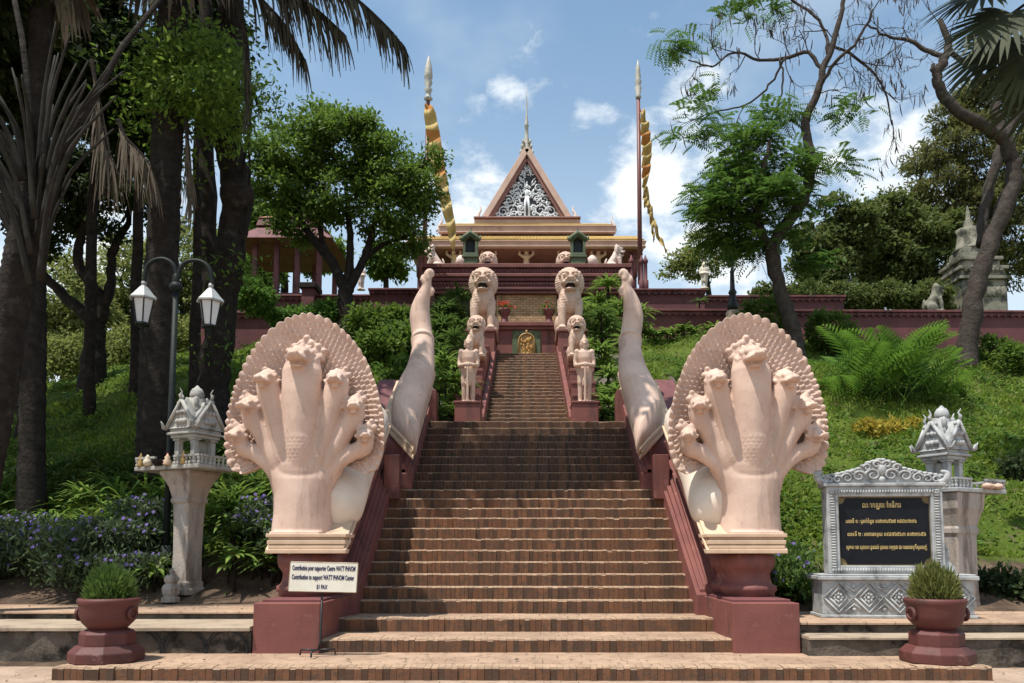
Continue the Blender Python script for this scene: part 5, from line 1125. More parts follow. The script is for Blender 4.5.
def tree(name, label, Y, trunk, limbs, blobs, n, size, leaf, bark='bark', cl=.45, group=None, connect=True, asp=.5, dens=9, inner=.45, base=None, cat='tree', seg=12, a=.02):
    """trunk: [(px, py, radius px)], limbs: list of the same, blobs: list from B()"""
    m = Y / F; tp = [P(x, y, Y) for x, y, _ in trunk]; tr_ = [k * m for *_, k in trunk]; tp, tr_ = root_(tp, tr_); r = thing(name, label, cat, tp[0], group)
    q = MB(); limb(q, tp, tr_, a, 5, seg)
    for l in limbs: limb(q, [P(x, y, Y + (dy if (dy := (w[0] if w else 0)) else 0)) for x, y, k, *w in l], [k * m for _, _, k, *w in l], a, 5, 8)
    ends = [P(trunk[-1][0], trunk[-1][1], Y)] + [P(l[-1][0], l[-1][1], Y + (l[-1][3] if len(l[-1]) > 3 else 0)) for l in limbs]
    if connect:
        for c, rr in blobs:
            e = min(ends, key=lambda v: (v - c).length); md = lerp(e, c, .5) + Vector((random.gauss(0, .1), random.gauss(0, .1), -.12 * (e - c).length))
            limb(q, [e, md, c], [1.6 * m, 1.2 * m, .6 * m], .03, 4, 6)
            for k in range(4):
                d = Vector(sphere(1)[0]); limb(q, [lerp(md, c, .6), c + Vector((d.x * rr[0], d.y * rr[1], d.z * rr[2])) * .75], [.7 * m, .3 * m], .02, 3, 4)
    q.build('trunk', M[bark], r, True)
    if n: crown('crown', blobs, n, size, M[leaf], r, cl, asp, dens, inner)
    return r

# ------------------------------------------------------------------ trees
tree('broadleaf_tree', 'round-crowned green tree left of the temple with the banner pole behind it', 29, [(346, 330, 9), (345, 300, 8), (347, 285, 8)],
     [[(346, 292, 6), (332, 262, 5), (312, 238, 4), (296, 215, 3)], [(347, 288, 5), (350, 255, 4), (349, 220, 3), (345, 180, 2)], [(348, 290, 5), (362, 262, 4.5), (372, 235, 3.5), (378, 200, 2)], [(365, 258, 3), (385, 243, 2.5), (402, 238, 2), (415, 232, 1.5)], [(340, 275, 4), (322, 240, 3), (318, 200, 2)]],
     [B(340, 148, 46, 29, .7), B(293, 150, 40, 29, .75), B(388, 170, 42, 29, .75), B(292, 188, 32, 29), B(388, 212, 38, 29, .75), B(266, 178, 20, 29), B(420, 188, 20, 29), B(318, 122, 22, 29, .6), B(405, 240, 22, 29, .6), B(330, 195, 40, 29, .7), B(360, 130, 24, 29, .6), B(300, 225, 22, 29, .6), B(430, 160, 13, 29)], 44000, .17, 'leaf_mid', cl=.5, dens=9, inner=.5)
# leaning pod tree on the right
def podtree():
    Y = 26; m = Y / F; r = thing('pod_tree', 'leaning forked tree with feathery leaves and hanging pods behind the right cobra hood', 'tree', P(795, 345, Y)); q = MB(); S = lambda l: [P(x, y, Y + (w[0] if w else 0)) for x, y, k, *w in l]
    L = [[(802, 372, 13), (797, 350, 11), (788, 315, 9.5), (777, 280, 9), (771, 245, 9.5)], [(771, 248, 8), (785, 225, 8.5), (803, 200, 8), (811, 170, 7), (808, 140, 6.5), (806, 122, 6), (816, 95, 5), (824, 68, 4.5), (834, 40, 4), (842, 10, 3), (846, -25, 2)], [(770, 247, 6), (760, 228, 5.5), (757, 205, 5, -.3), (762, 175, 3.5, -.6), (770, 140, 2.5, -.8)],
         [(822, 70, 3), (808, 52, 2.6, .3), (785, 58, 2.4, .6), (760, 60, 2, 1), (735, 52, 1.6, 1.2), (712, 66, 1.2, 1.2), (688, 60, .9, 1.2)], [(818, 90, 2.6), (836, 62, 2.4, -.6), (858, 40, 2, -1), (872, 10, 1.6, -1.2)], [(828, 55, 2.6), (822, 25, 2.2, .5), (800, 5, 1.8, .8), (770, -10, 1.4, 1)],
         [(832, 45, 2), (862, 62, 1.8, .6), (884, 90, 1.4, 1), (892, 125, 1, 1)], [(785, 58, 1.8), (770, 85, 1.5, .3), (745, 105, 1.2, .4), (715, 112, 1, .5), (698, 125, .7, .5)], [(780, 58, 1.6), (783, 80, 1.3), (776, 112, 1)]]
    for l in L: limb(q, S(l), [k * m * .76 for _, _, k, *w in l], .025, 5, 12 if l[0][2] > 7 else 7)
    q.build('trunk', M['barkred'], r, True)
    q = MB(); out = []; random.seed(21)
    for (x, y, dy, dx, dz) in ((842, 12, 0, .3, 1), (834, 40, 0, -.8, .8), (735, 52, 1.2, -.6, .5), (760, 60, 1, -.2, .9), (712, 66, 1.2, -.8, -.2), (858, 40, -1, .8, .4), (872, 12, -1.2, .5, .8), (800, 5, .8, -.7, .6), (770, -8, 1, -.8, .3), (785, 58, .6, .2, -1), (862, 62, .6, .6, -.3), (884, 90, 1, .4, -.8), (892, 120, 1, .1, -1), (745, 105, .4, -.3, -.6), (715, 112, .5, -.7, -.3), (816, 95, 0, .9, .1), (808, 52, .3, -.4, 1), (824, 68, 0, 1, .3), (745, 56, 1, -.4, -.7), (850, 55, -.6, .5, -.7), (790, 57, .6, -.2, 1), (845, -5, 0, .9, .3), (828, 30, .2, -.9, .2), (720, 60, 1.2, -.5, .8)):
        twigs(q, P(x, y, Y + dy), Vector((dx, random.uniform(-.5, .5), dz)), random.uniform(.65, 1.0), .022, 4, .62, out, -.10)
    q.build('twig', M['twig'], r, True)
    pods = [o for o in out if random.random() < .48]; v = []
    for e, d in pods:
        L_ = random.uniform(.28, .52); w = .025; a = random.uniform(0, 6.28); sx_, sy_ = math.cos(a), math.sin(a); cv = random.uniform(-.10, .16); pr0 = None
        for k in range(5):
            f = k / 4; c = np.array(e) + np.array([cv * f * f * sx_ * 1.5, cv * f * f * sy_, -L_ * f]); ww = w * (1 - .5 * abs(2 * f - 1)); l_, r_ = c - np.array([sx_, sy_, 0]) * ww, c + np.array([sx_, sy_, 0]) * ww
            if pr0: v.append([pr0[0], pr0[1], r_, l_])
            pr0 = (l_, r_)
    tag(quads('seed_pod', np.array(v), M['pod'], r), kind='stuff')
    bl = [B(742, 165, 34, Y), B(765, 200, 36, Y), B(728, 205, 32, Y, .7), B(790, 165, 20, Y), B(777, 110, 18, Y, .6), B(735, 232, 28, Y, .7), B(760, 240, 26, Y, .6), B(795, 200, 14, Y), B(712, 185, 20, Y, .6), B(757, 140, 22, Y, .7), B(667, 47, 11, Y + 1.2, .7), B(686, 47, 8, Y + 1.2, .6), B(700, 102, 10, Y + .5, .5), B(690, 135, 11, Y + .5, .5), B(712, 122, 10, Y + .5, .5), B(852, 112, 12, Y, .6), B(830, 157, 13, Y, .6), B(842, 165, 9, Y, .7), B(735, 15, 11, Y + 1, .5), B(770, 2, 11, Y + 1, .5), B(712, 85, 7, Y + 1, .5), B(800, 262, 14, Y, .5), B(700, 215, 14, Y, .6), B(810, 230, 10, Y)]
    p, o = crown_pts(bl, 2900, .6, 9, .2); V = []
    for pp, oo in zip(p, o):                             # pinnate leaves: two rows of leaflets along a drooping stalk
        d = np.array([oo[0], oo[1], .1]) + RNG.normal(size=3) * .35; d /= np.linalg.norm(d); L_ = random.uniform(.35, .62); s = np.cross(d, [0, 0, 1]); s /= max(1e-6, np.linalg.norm(s))
        for k in range(7):
            f = (k + 1) / 7; c = pp + d * L_ * f + np.array([0, 0, -.35 * L_ * f * f])
            for e in (-1, 1):
                t_ = s * e * .9 + d * .35 + np.array([0, 0, -.35]); t_ /= np.linalg.norm(t_); ll = .19 * (1 - .35 * abs(f - .5)); V.append([c, c + t_ * ll * .5 + d * .03, c + t_ * ll, c + t_ * ll * .5 - d * .03])
    quads('crown', np.array(V), M['leaf_feather'], r)
podtree()
q = MB(); c = P(813, 157, 25.7); q.obox(c, .36, .3, .22, R(20)); q.tube([c + Vector((-.1, .1, 0)), c + Vector((-.12, .35, -.1))], .04, 6); q.lathe([(.05, -.35), (.14, -.30), (.14, -.27), (.02, -.22)], c + Vector((.12, 0, .1)), 10); tag(q.build('loudspeaker', M['black'], None, bevel=.02), 'small black loudspeaker fixed to the trunk of the leaning pod tree', 'loudspeaker')

r = tree('leaning_tree', 'dark crooked tree leaning out from the right edge with bare twisted limbs', 25.5, [(968, 372, 12), (969, 335, 9.5), (976, 290, 9), (986, 255, 8.5), (1002, 215, 8.5), (1013, 182, 8), (1012, 158, 7)],
     [[(1012, 160, 7), (1003, 138, 7, -.2), (985, 127, 6.5, -.4), (962, 115, 6, -.6), (945, 98, 5.5, -.7), (937, 80, 5, -.8), (944, 60, 4.5, -.8), (948, 42, 3.5, -.6), (940, 20, 2.5, -.4)], [(1006, 140, 5), (996, 112, 4, .3), (1002, 85, 3.5, .5), (1012, 60, 2.5, .6)], [(937, 84, 2.5, -.8), (933, 72, 2, -.9), (934, 64, 1.5, -.9)], [(946, 58, 3, -.8), (930, 52, 2.4, -.5), (908, 40, 2, -.3), (890, 38, 1.5), (868, 25, 1.1)], [(950, 50, 3, -.6), (968, 66, 2.5, -.2), (985, 76, 2, .1), (1005, 70, 1.4, .3)], [(982, 245, 6, .6), (984, 215, 5.5, .8), (991, 180, 5.5, 1), (1000, 148, 5, 1.2), (1014, 120, 4.5, 1.4), (1035, 95, 4, 1.6)]],
     [], 0, .2, 'leaf_olive', 'barkred', a=.03)
q = MB(); out = []; random.seed(5)
for (x, y, dx, dz) in ((908, 40, -.6, -.4), (890, 38, -.7, .5), (868, 25, -.8, -.2), (940, 25, -.7, .8), (930, 52, -.6, -.6), (895, 38, -.3, -1), (915, 45, -.5, 1), (948, 42, .3, 1), (880, 33, -.3, -.9), (960, 20, -.4, 1), (900, 40, .2, .9)): twigs(q, P(x, y, 25.2), Vector((dx, random.uniform(-.4, .4), dz)), random.uniform(.6, .9), .018, 4, .55, out, -.12)
q.build('twig', M['twig'], r, True)
v = []
for e, d in out:
    if random.random() > .5: continue
    L_ = random.uniform(.22, .42); a = random.uniform(0, 6.28); s_ = np.array([math.cos(a), math.sin(a), 0]) * .02; e = np.array(e); v.append([e, e - np.array([0, 0, L_ * .5]) + s_, e - np.array([0, 0, L_]) + s_ * 2, e - np.array([0, 0, L_ * .5]) - s_])
tag(quads('seed_pod', np.array(v), M['pod'], r), kind='stuff')

OG = 'olive-green trees behind the right wall'
tree('olive_green_tree', 'olive-green tree nearest the pod tree behind the right wall', 40, [(818, 315, 5), (820, 285, 4)], [[(820, 288, 3), (834, 262, 2.5), (838, 240, 2)]], [B(838, 215, 22, 40), B(815, 245, 24, 40), B(845, 250, 28, 40), B(828, 275, 24, 40), B(805, 265, 14, 40), B(858, 225, 15, 40)], 17000, .27, 'leaf_olive', cl=.5, group=OG)
tree('olive_green_tree', 'broad olive-green tree in the middle of the group behind the right wall', 42, [(880, 318, 5), (876, 285, 4.5)], [[(876, 288, 3), (868, 260, 2.5), (862, 235, 2)], [(877, 285, 3), (892, 258, 2.5), (898, 235, 2)]], [B(875, 225, 26, 42), B(900, 225, 26, 42), B(868, 250, 26, 42), B(895, 260, 28, 42), B(878, 283, 24, 42), B(885, 207, 16, 42)], 18000, .27, 'leaf_olive', cl=.5, group=OG)
tree('olive_green_tree', 'olive-green tree beside the stupa behind the right wall', 43, [(925, 318, 5), (926, 290, 4)], [[(926, 292, 3), (932, 262, 2.5)]], [B(925, 235, 26, 43), B(940, 260, 28, 43), B(915, 265, 22, 43), B(930, 290, 24, 43), B(946, 228, 18, 43)], 16000, .27, 'leaf_olive', cl=.5, group=OG)
tree('feathery_tall_tree', 'tall drooping feathery tree behind the stupa at the right edge', 48, [(995, 320, 9), (990, 250, 8), (985, 180, 6)], [[(986, 190, 4), (955, 160, 3), (925, 150, 2)], [(988, 200, 4), (1020, 150, 3), (1035, 110, 2)]],
     [B(960, 150, 36, 48, .8), B(1000, 170, 42, 48), B(945, 195, 34, 48), B(985, 105, 30, 48), B(1020, 240, 42, 48), B(925, 160, 20, 48, .6), B(975, 215, 38, 48), B(1030, 130, 36, 48), B(915, 195, 18, 48, .7), B(950, 118, 18, 48, .6), B(1010, 95, 34, 48), B(965, 95, 18, 48, .6), B(930, 222, 22, 48), B(1000, 265, 30, 48), B(1045, 190, 40, 48), B(965, 250, 26, 48)], 46000, .36, 'leaf_tall', cl=.7, asp=.28)
for k, (px, w_) in enumerate(((775, 'nearest the pod tree'), (808, 'under the first olive-green tree'), (845, 'between the first two olive-green trees'), (888, 'under the middle olive-green tree'), (925, 'beside the grey lion'))): pass
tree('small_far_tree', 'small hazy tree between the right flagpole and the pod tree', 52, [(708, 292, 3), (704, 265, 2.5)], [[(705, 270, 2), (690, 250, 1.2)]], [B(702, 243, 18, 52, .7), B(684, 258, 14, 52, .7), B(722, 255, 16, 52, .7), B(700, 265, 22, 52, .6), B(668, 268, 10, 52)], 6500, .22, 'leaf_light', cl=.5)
tree('small_far_tree', 'small dark tree between the round tree and the temple', 40, [(386, 300, 3), (386, 275, 2.5)], [], [B(386, 258, 16, 40), B(375, 266, 12, 40), B(397, 266, 13, 40), B(386, 246, 10, 40)], 3500, .3, 'leaf_mid', cl=.4)
tree('small_far_tree', 'dark leafy tree behind the pavilion, left of the round tree', 44, [(285, 300, 4), (285, 250, 3)], [], [B(262, 215, 20, 44), B(285, 235, 20, 44), B(318, 262, 16, 44), B(340, 255, 14, 44), B(255, 240, 16, 44)], 5500, .36, 'leaf_mid', cl=.5)
FT = 'sunlit far trees behind the left palms'
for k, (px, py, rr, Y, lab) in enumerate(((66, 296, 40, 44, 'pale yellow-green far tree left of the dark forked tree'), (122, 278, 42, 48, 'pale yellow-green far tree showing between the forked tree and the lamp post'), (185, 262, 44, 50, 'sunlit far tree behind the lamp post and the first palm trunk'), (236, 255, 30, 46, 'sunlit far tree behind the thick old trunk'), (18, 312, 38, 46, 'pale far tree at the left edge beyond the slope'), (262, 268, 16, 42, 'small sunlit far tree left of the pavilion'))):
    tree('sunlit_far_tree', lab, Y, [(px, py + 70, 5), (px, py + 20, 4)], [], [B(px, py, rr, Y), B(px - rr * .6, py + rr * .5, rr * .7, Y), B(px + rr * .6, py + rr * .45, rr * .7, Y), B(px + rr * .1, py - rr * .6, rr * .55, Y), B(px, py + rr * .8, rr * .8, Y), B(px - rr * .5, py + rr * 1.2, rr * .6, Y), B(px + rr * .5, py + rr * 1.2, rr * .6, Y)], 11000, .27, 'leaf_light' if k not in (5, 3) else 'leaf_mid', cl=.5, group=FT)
# left dark trees
tree('forked_tree', 'dark crooked tree forking low on the left slope', 25, [(94, 352, 11), (95, 335, 9), (96, 322, 9)],
     [[(95, 325, 7), (82, 312, 6), (58, 290, 5, .3), (42, 272, 4.5, .5), (30, 245, 3.5, .6), (28, 215, 2.5, .6)], [(98, 322, 7), (103, 305, 6.5), (92, 285, 5.5, -.2), (79, 265, 5, -.3), (80, 240, 4.5, -.3), (85, 218, 3.5, -.3), (78, 190, 2.5)], [(102, 312, 5.5), (110, 288, 5), (112, 260, 4.5, .3), (118, 240, 4, .4), (128, 222, 3, .5), (132, 195, 2, .5)]],
     [B(50, 170, 40, 25, .7), B(95, 185, 36, 25, .6), B(25, 215, 26, 25, .7), B(130, 195, 24, 25, .6), B(70, 215, 22, 25, .6), B(20, 170, 30, 25), B(115, 150, 30, 25), B(150, 215, 18, 25, .6), B(40, 245, 14, 25, .6), B(108, 232, 12, 25, .6)], 22000, .18, 'leaf_dark', cl=.5)
def palm_trunk(r, pts, Y, rings=True):
    m = Y / F; q = MB(); tp, tr_ = root_([P(x, y, Y) for x, y, k in pts], [k * m for *_, k in pts]); path = spline(tp, 14); rr = rspline(tr_, 14)
    rr = [a * (1 + (.045 if i % 2 else -.02) * rings + random.uniform(-.02, .02)) for i, a in enumerate(rr)]
    q.tube(path, rr, 18); return q.build('trunk', M['bark'], r, True)
def fan_leaf(V, c, ax, up, Rr, n=34, spread=150, droop=.25, w=.05, hang=0.):
    """fan palm blade: folded segments radiating from c around direction ax"""
    ax = Vector(ax).normalized(); side = ax.cross(Vector(up)).normalized(); nn = side.cross(ax).normalized(); c = Vector(c)
    for i in range(n):
        a = R(lerp(-spread, spread, i / (n - 1))) + random.gauss(0, .03); d = (ax * math.cos(a) + side * math.sin(a)).normalized(); L_ = Rr * random.uniform(.85, 1.05) * (1 - .2 * abs(i / (n - 1) - .5)); pr0 = None; s_ = nn.cross(d).normalized()
        for k in range(5):
            f = k / 4; p = c + d * (L_ * (f - hang * f * f * .55)) + Vector((0, 0, -1)) * (L_ * (droop * f ** 2.2 + hang * f * f)) + nn * random.gauss(0, .004); ww = w * Rr * (.35 + 1.6 * f * (1 - f) + .25 * (1 - f)) * (1 if k < 4 else .12)
            tw = nn * ww * .5
            if pr0: V.append([tuple(pr0[0]), tuple(pr0[1]), tuple(p + s_ * ww + tw), tuple(p - s_ * ww + tw)])
            pr0 = (p - s_ * ww + tw, p + s_ * ww + tw)
def palm(label, Y, pts, crown_at, fans, mats=('darkfan', 'deadfrond')):
    """fans: (dir px offset dx, dy, depth offset, petiole px, radius px, dead)"""
    r = thing('fan_palm', label, 'palm tree', P(pts[0][0], pts[0][1], Y)); palm_trunk(r, pts, Y); m = Y / F; V = {0: [], 1: []}; q = MB(); c0 = P(crown_at[0], crown_at[1], Y)
    for dx, dy, dz, pet, rad, dead in fans:
        d = Vector((dx, dz, -dy)).normalized(); e = c0 + d * pet * m + Vector((0, 0, -.08 * pet * m)); q.tube([c0 + d * .2, lerp(c0, e, .5) + Vector((0, 0, .06 * pet * m)), e], [.07, .05, .035], 6)
        ax = (d + Vector((0, 0, -.25 if not dead else -1.2))).normalized(); up = Vector((0, 0, 1)) if abs(ax.z) < .85 else Vector((d.x, d.y, .4)); fan_leaf(V[dead], e, ax, up, rad * m, 30 if not dead else 22, 130 if not dead else 55, .22 if not dead else .1, .042, .0 if not dead else .25)
    q.build('petiole', M['bark'], r, True)
    for k in (0, 1):
        if V[k]: quads('frond' if k == 0 else 'dry_frond', np.array(V[k]), M[mats[k]], r)
    return r
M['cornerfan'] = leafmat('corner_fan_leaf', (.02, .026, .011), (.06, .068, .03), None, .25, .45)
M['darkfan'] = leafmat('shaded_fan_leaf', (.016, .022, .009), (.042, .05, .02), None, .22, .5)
random.seed(31)
palm('thick straight palm trunk behind the lantern arms, rising out of the picture', 17, [(155, 470, 19), (156, 420, 17.5), (158, 340, 16.5), (163, 240, 15.5), (168, 120, 15), (174, 0, 14.5), (178, -120, 14)], (180, -130),
     [(1, -.2, .3, 60, 110, 0), (1, .5, -.2, 60, 105, 0), (-1, .1, .2, 60, 110, 0), (-.8, .7, -.4, 50, 100, 0), (.3, -1, .5, 60, 110, 0), (-.2, -.8, -.8, 60, 110, 0), (.8, .9, .4, 50, 90, 1), (-.6, 1, .2, 60, 100, 1), (.1, 1, -.3, 70, 100, 1), (0, .3, -1, 60, 110, 0), (.9, -.6, -.5, 60, 110, 0)])
palm('palm at the far left edge with a skirt of upright frond stalks', 11.5, [(-38, 560, 20), (-18, 470, 18), (-2, 390, 17), (9, 320, 16), (19, 270, 16), (29, 225, 17), (38, 190, 18)], (42, 190),
     [(-.9, -.9, .1, 230, 100, 0), (.2, -1, .35, 420, 90, 0), (-.3, -1, .2, 400, 90, 0)], ('darkfan', 'deadfrond'))
r = thing('frond_stub', 'bundle of grey upright frond stalks sheathing the top of the far left palm', 'frond stalks', P(36, 235, 11.3)); 
q = MB(); random.seed(9)
M['darkstalk'] = pmat('grey_brown_stalk', (.03, .027, .021), (.017, .015, .012), 4, .85, .15, .3, 20)
for k in range(46):
    a = random.uniform(-1.15, 1.15); y0 = random.uniform(150, 260); L_ = random.uniform(60, 150); x0 = 36 + a * 12; x1 = x0 + math.sin(a) * L_ * .8; y1 = y0 - math.cos(a * .8) * L_; dp = random.uniform(-.35, .3)
    q.tube(spline([P(x0, y0 + 25, 11.4 + dp), P(lerp(x0, x1, .35), lerp(y0, y1, .45), 11.25 + dp), P(x1, y1, 11.1 + dp * 2)], 3), rspline([(.085, .03), (.055, .022), (.022, .012)], 3) if False else [(lerp(.055, .014, i / 6), lerp(.022, .010, i / 6)) for i in range(7)], 6)
q.build('stalk', M['darkstalk'], r, True)
palm('slender dark palm trunk just inside the left edge', 16, [(32, 450, 12), (33, 350, 12), (34, 250, 11.5), (38, 120, 11), (42, 0, 11), (45, -90, 10)], (45, -100), [(1, .0, .2, 50, 95, 0), (-1, .2, -.2, 50, 95, 0), (-.4, 1, -.3, 45, 90, 1), (.1, 1, .5, 60, 80, 1), (0, -1, 0, 50, 90, 0), (.8, .8, -.6, 50, 80, 1), (.4, 1, 0, 60, 75, 1)])
r = tree('old_tree', 'massive dark old trunk with a burl and a slender second stem beside the left palms', 19, [(212, 425, 19), (214, 385, 15.5), (220, 330, 14.5), (227, 280, 14.5), (234, 230, 14.5), (238, 195, 15), (232, 165, 14), (227, 130, 14), (228, 70, 13.5), (231, 0, 13), (233, -90, 12)],
     [[(214, 330, 9, .8), (210, 260, 8.5, .9), (208, 180, 8, 1), (207, 90, 8, 1), (205, -20, 7, 1)], [(228, 150, 6), (205, 120, 5, -.4), (185, 95, 4, -.8), (170, 80, 2.5, -1)], [(232, 140, 5), (245, 110, 3.5, -.3), (252, 90, 2, -.5)]],
     [B(178, 66, 26, 16.6, .6), B(205, 90, 28, 16.6, .55), B(160, 98, 17, 16.6, .6), B(232, 95, 18, 18.2, .6), B(195, 45, 22, 17.2, .4), B(140, 70, 14, 17, .4), B(215, 60, 20, 17, .4), B(150, 120, 12, 17.2, .4), B(262, 112, 10, 18, .4), B(235, 130, 14, 17.2, .4), B(250, 88, 12, 18.5, .6), B(180, 110, 14, 17.9, .5), B(215, 118, 14, 18, .5), B(228, 355, 9, 19, .7), B(170, 160, 12, 18, .5), B(240, 275, 10, 19, .5)], 8500, .15, 'leaf_spray', cl=.75, asp=.42, dens=6, inner=.1)
q = MB(); c = P(237, 195, 18.8); q.ell(c, (.42, .4, .5), 12, 9); q.build('burl', M['bark'], r, True)
DC = 'dark overhead branches of the left grove'
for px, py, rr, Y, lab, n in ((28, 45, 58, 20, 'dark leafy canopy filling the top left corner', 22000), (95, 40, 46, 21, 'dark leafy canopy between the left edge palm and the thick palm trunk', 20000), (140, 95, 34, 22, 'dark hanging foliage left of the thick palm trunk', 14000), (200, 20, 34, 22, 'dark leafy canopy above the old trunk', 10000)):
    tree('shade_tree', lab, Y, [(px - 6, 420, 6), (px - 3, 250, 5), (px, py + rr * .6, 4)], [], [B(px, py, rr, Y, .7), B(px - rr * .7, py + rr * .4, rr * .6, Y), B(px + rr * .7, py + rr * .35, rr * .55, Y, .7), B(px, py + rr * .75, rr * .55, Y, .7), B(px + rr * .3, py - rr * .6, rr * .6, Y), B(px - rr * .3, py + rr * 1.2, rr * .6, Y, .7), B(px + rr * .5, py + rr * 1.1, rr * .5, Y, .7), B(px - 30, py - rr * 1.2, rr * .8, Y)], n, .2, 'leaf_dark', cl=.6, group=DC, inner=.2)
# big drooping dry fronds overhead
def hanging_frond(label, path, Y, lo_, hi_, n=60, mat='darkfrond'):
    r = thing('hanging_frond', label, 'palm frond', P(*path[0][:2], Y)); q = MB(); pts = spline([P(x, y, Y + (w[0] if w else 0)) for x, y, *w in path], 8); q.tube(pts, [lerp(.05, .012, i / (len(pts) - 1)) for i in range(len(pts))], 6); q.build('stalk', M['bark'], r, True)
    V = []; m = Y / F
    for i in range(n):
        f = random.uniform(.12, 1); k = min(len(pts) - 2, int(f * (len(pts) - 1))); p = lerp(pts[k], pts[k + 1], random.random()); tg = (pts[k + 1] - pts[k]).normalized(); L_ = random.uniform(lo_, hi_) * m * (1.1 - .35 * f); pr0 = None; sd_ = random.choice((-1, 1)); a = random.uniform(-.6, .6)
        d = tg * random.uniform(.2, .7) + Vector((a * .4, sd_ * random.uniform(.05, .4), -random.uniform(.35, 1))); d.normalize(); s_ = Vector((math.cos(a * 2), math.sin(a * 2), 0)); w = random.uniform(.022, .04)
        for j in range(5):
            g_ = j / 4; pp = p + d * L_ * g_ * (1 - .3 * g_) + Vector((0, 0, -L_ * .38 * g_ * g_)); ww = w * (1 - .8 * g_)
            if pr0: V.append([tuple(pr0[0]), tuple(pr0[1]), tuple(pp + s_ * ww), tuple(pp - s_ * ww)])
            pr0 = (pp - s_ * ww, pp + s_ * ww)
    quads('leaflet', np.array(V), M[mat], r); return r
random.seed(77)
hanging_frond('long arching palm frond reaching furthest right across the top sky', [(262, -30), (310, -22), (350, -5), (385, 25), (405, 48)], 13.5, 25, 62, 150)
hanging_frond('drooping palm frond hanging at the top centre-left of the sky', [(258, -25), (285, -12), (315, 8), (345, 35)], 13.8, 30, 75, 120)
hanging_frond('short dark palm frond hanging beside the old trunk at the top', [(245, -20), (262, 0), (285, 25), (305, 60)], 14.2, 25, 60, 90)
hanging_frond('dry palm frond hanging straight down the left of the old trunk', [(236, 0), (246, 40), (247, 80), (246, 115)], 14.5, 20, 45, 70)
hanging_frond('large dry fan frond hanging above the forked tree', [(92, 60), (100, 110), (106, 145), (112, 160)], 15, 40, 85, 110, 'deadfrond')
hanging_frond('pale dry frond drooping left of the thick palm trunk', [(118, 120), (126, 138), (138, 150), (150, 165)], 15.2, 40, 75, 90, 'deadfrond')
hanging_frond('dry frond hanging beside the thick palm trunk on its right', [(186, 120), (188, 150), (189, 175), (190, 195)], 16.4, 30, 55, 60, 'deadfrond')
# fan palm reaching in at the top right corner
V = []; r = thing('fan_palm', 'dark fan palm fronds reaching in at the top right corner', 'palm tree', (11.5, 15.5, 5)); random.seed(13); q = MB(); Yf = 15.5
q.tube([Vector((12.8, 16, H(12.8, 16))), Vector((12.6, 15.9, 8)), P(1085, -20, Yf)], [.3, .24, .22], 12); q.build('trunk', M['bark'], r, True)
q = MB(); c0 = P(1085, -20, Yf)
for (x, y, rad, dz) in ((1010, 15, 78, -.3), (985, -10, 75, .3), (1035, 50, 80, -.1), (1000, 45, 70, .5), (960, -30, 70, 0), (1050, 85, 75, .3)):
    e = P(x, y, Yf + dz); q.tube([c0, lerp(c0, e, .5) + Vector((0, 0, .2)), e], [.05, .04, .03], 6); ax = (e - c0).normalized() + Vector((-.1, -.15, -.55)); fan_leaf(V, e, ax, (0, -.6, 1), rad * Yf / F, 36, 125, .18, .04)
q.build('petiole', M['bark'], r, True); quads('frond', np.array(V), M['palmgreen'] if False else M['cornerfan'], r)
# tree behind the photographer's left whose crown, above the picture, shades the middle of the stairs
tree_r = thing('rain_tree', 'tall spreading tree whose crown hangs over the plaza above the picture', 'tree', (-13.5, 9.5, 0)); q = MB()
limb(q, [Vector((-13.5, 9.5, -.2)), Vector((-13.2, 9.8, 4)), Vector((-12.2, 10.8, 9)), Vector((-10.2, 12.3, 13.2))], [.42, .36, .32, .26], .03)
SV = lambda x, y, z, a, b_, c: (Vector((x, y, z)), (a, b_, c))
SH = [SV(-5.6, 13.2, 14.6, 1.1, 1.1, .7), SV(-4.3, 13.5, 14.8, 1.2, 1.1, .7), SV(-3.0, 13.6, 14.9, 1.2, 1.1, .7), SV(-1.7, 13.7, 15.0, 1.2, 1.0, .7), SV(-.5, 13.8, 15.1, 1.0, .9, .6), SV(-14.5, 15.5, 13.5, 2.4, 2.6, 1.6), SV(-17, 19, 14, 2.6, 3, 2), SV(-16, 14, 10, 2, 2.2, 2), SV(-13.6, 18.0, 14.5, 2.2, 1.8, 1.4), SV(-12.0, 15.2, 13.4, 1.5, 1.3, 1.0), SV(-19, 22, 14, 3, 3, 2)]
for c, rr in SH: limb(q, [Vector((-10.2, 12.3, 13.2)), lerp(Vector((-10.2, 12.3, 13.2)), c, .5) + Vector((0, 0, .5)), c], [.16, .11, .05], .04)
q.build('trunk', M['bark'], tree_r, True); crown('crown', SH, 38000, .30, M['leaf_dark'], tree_r, .5)

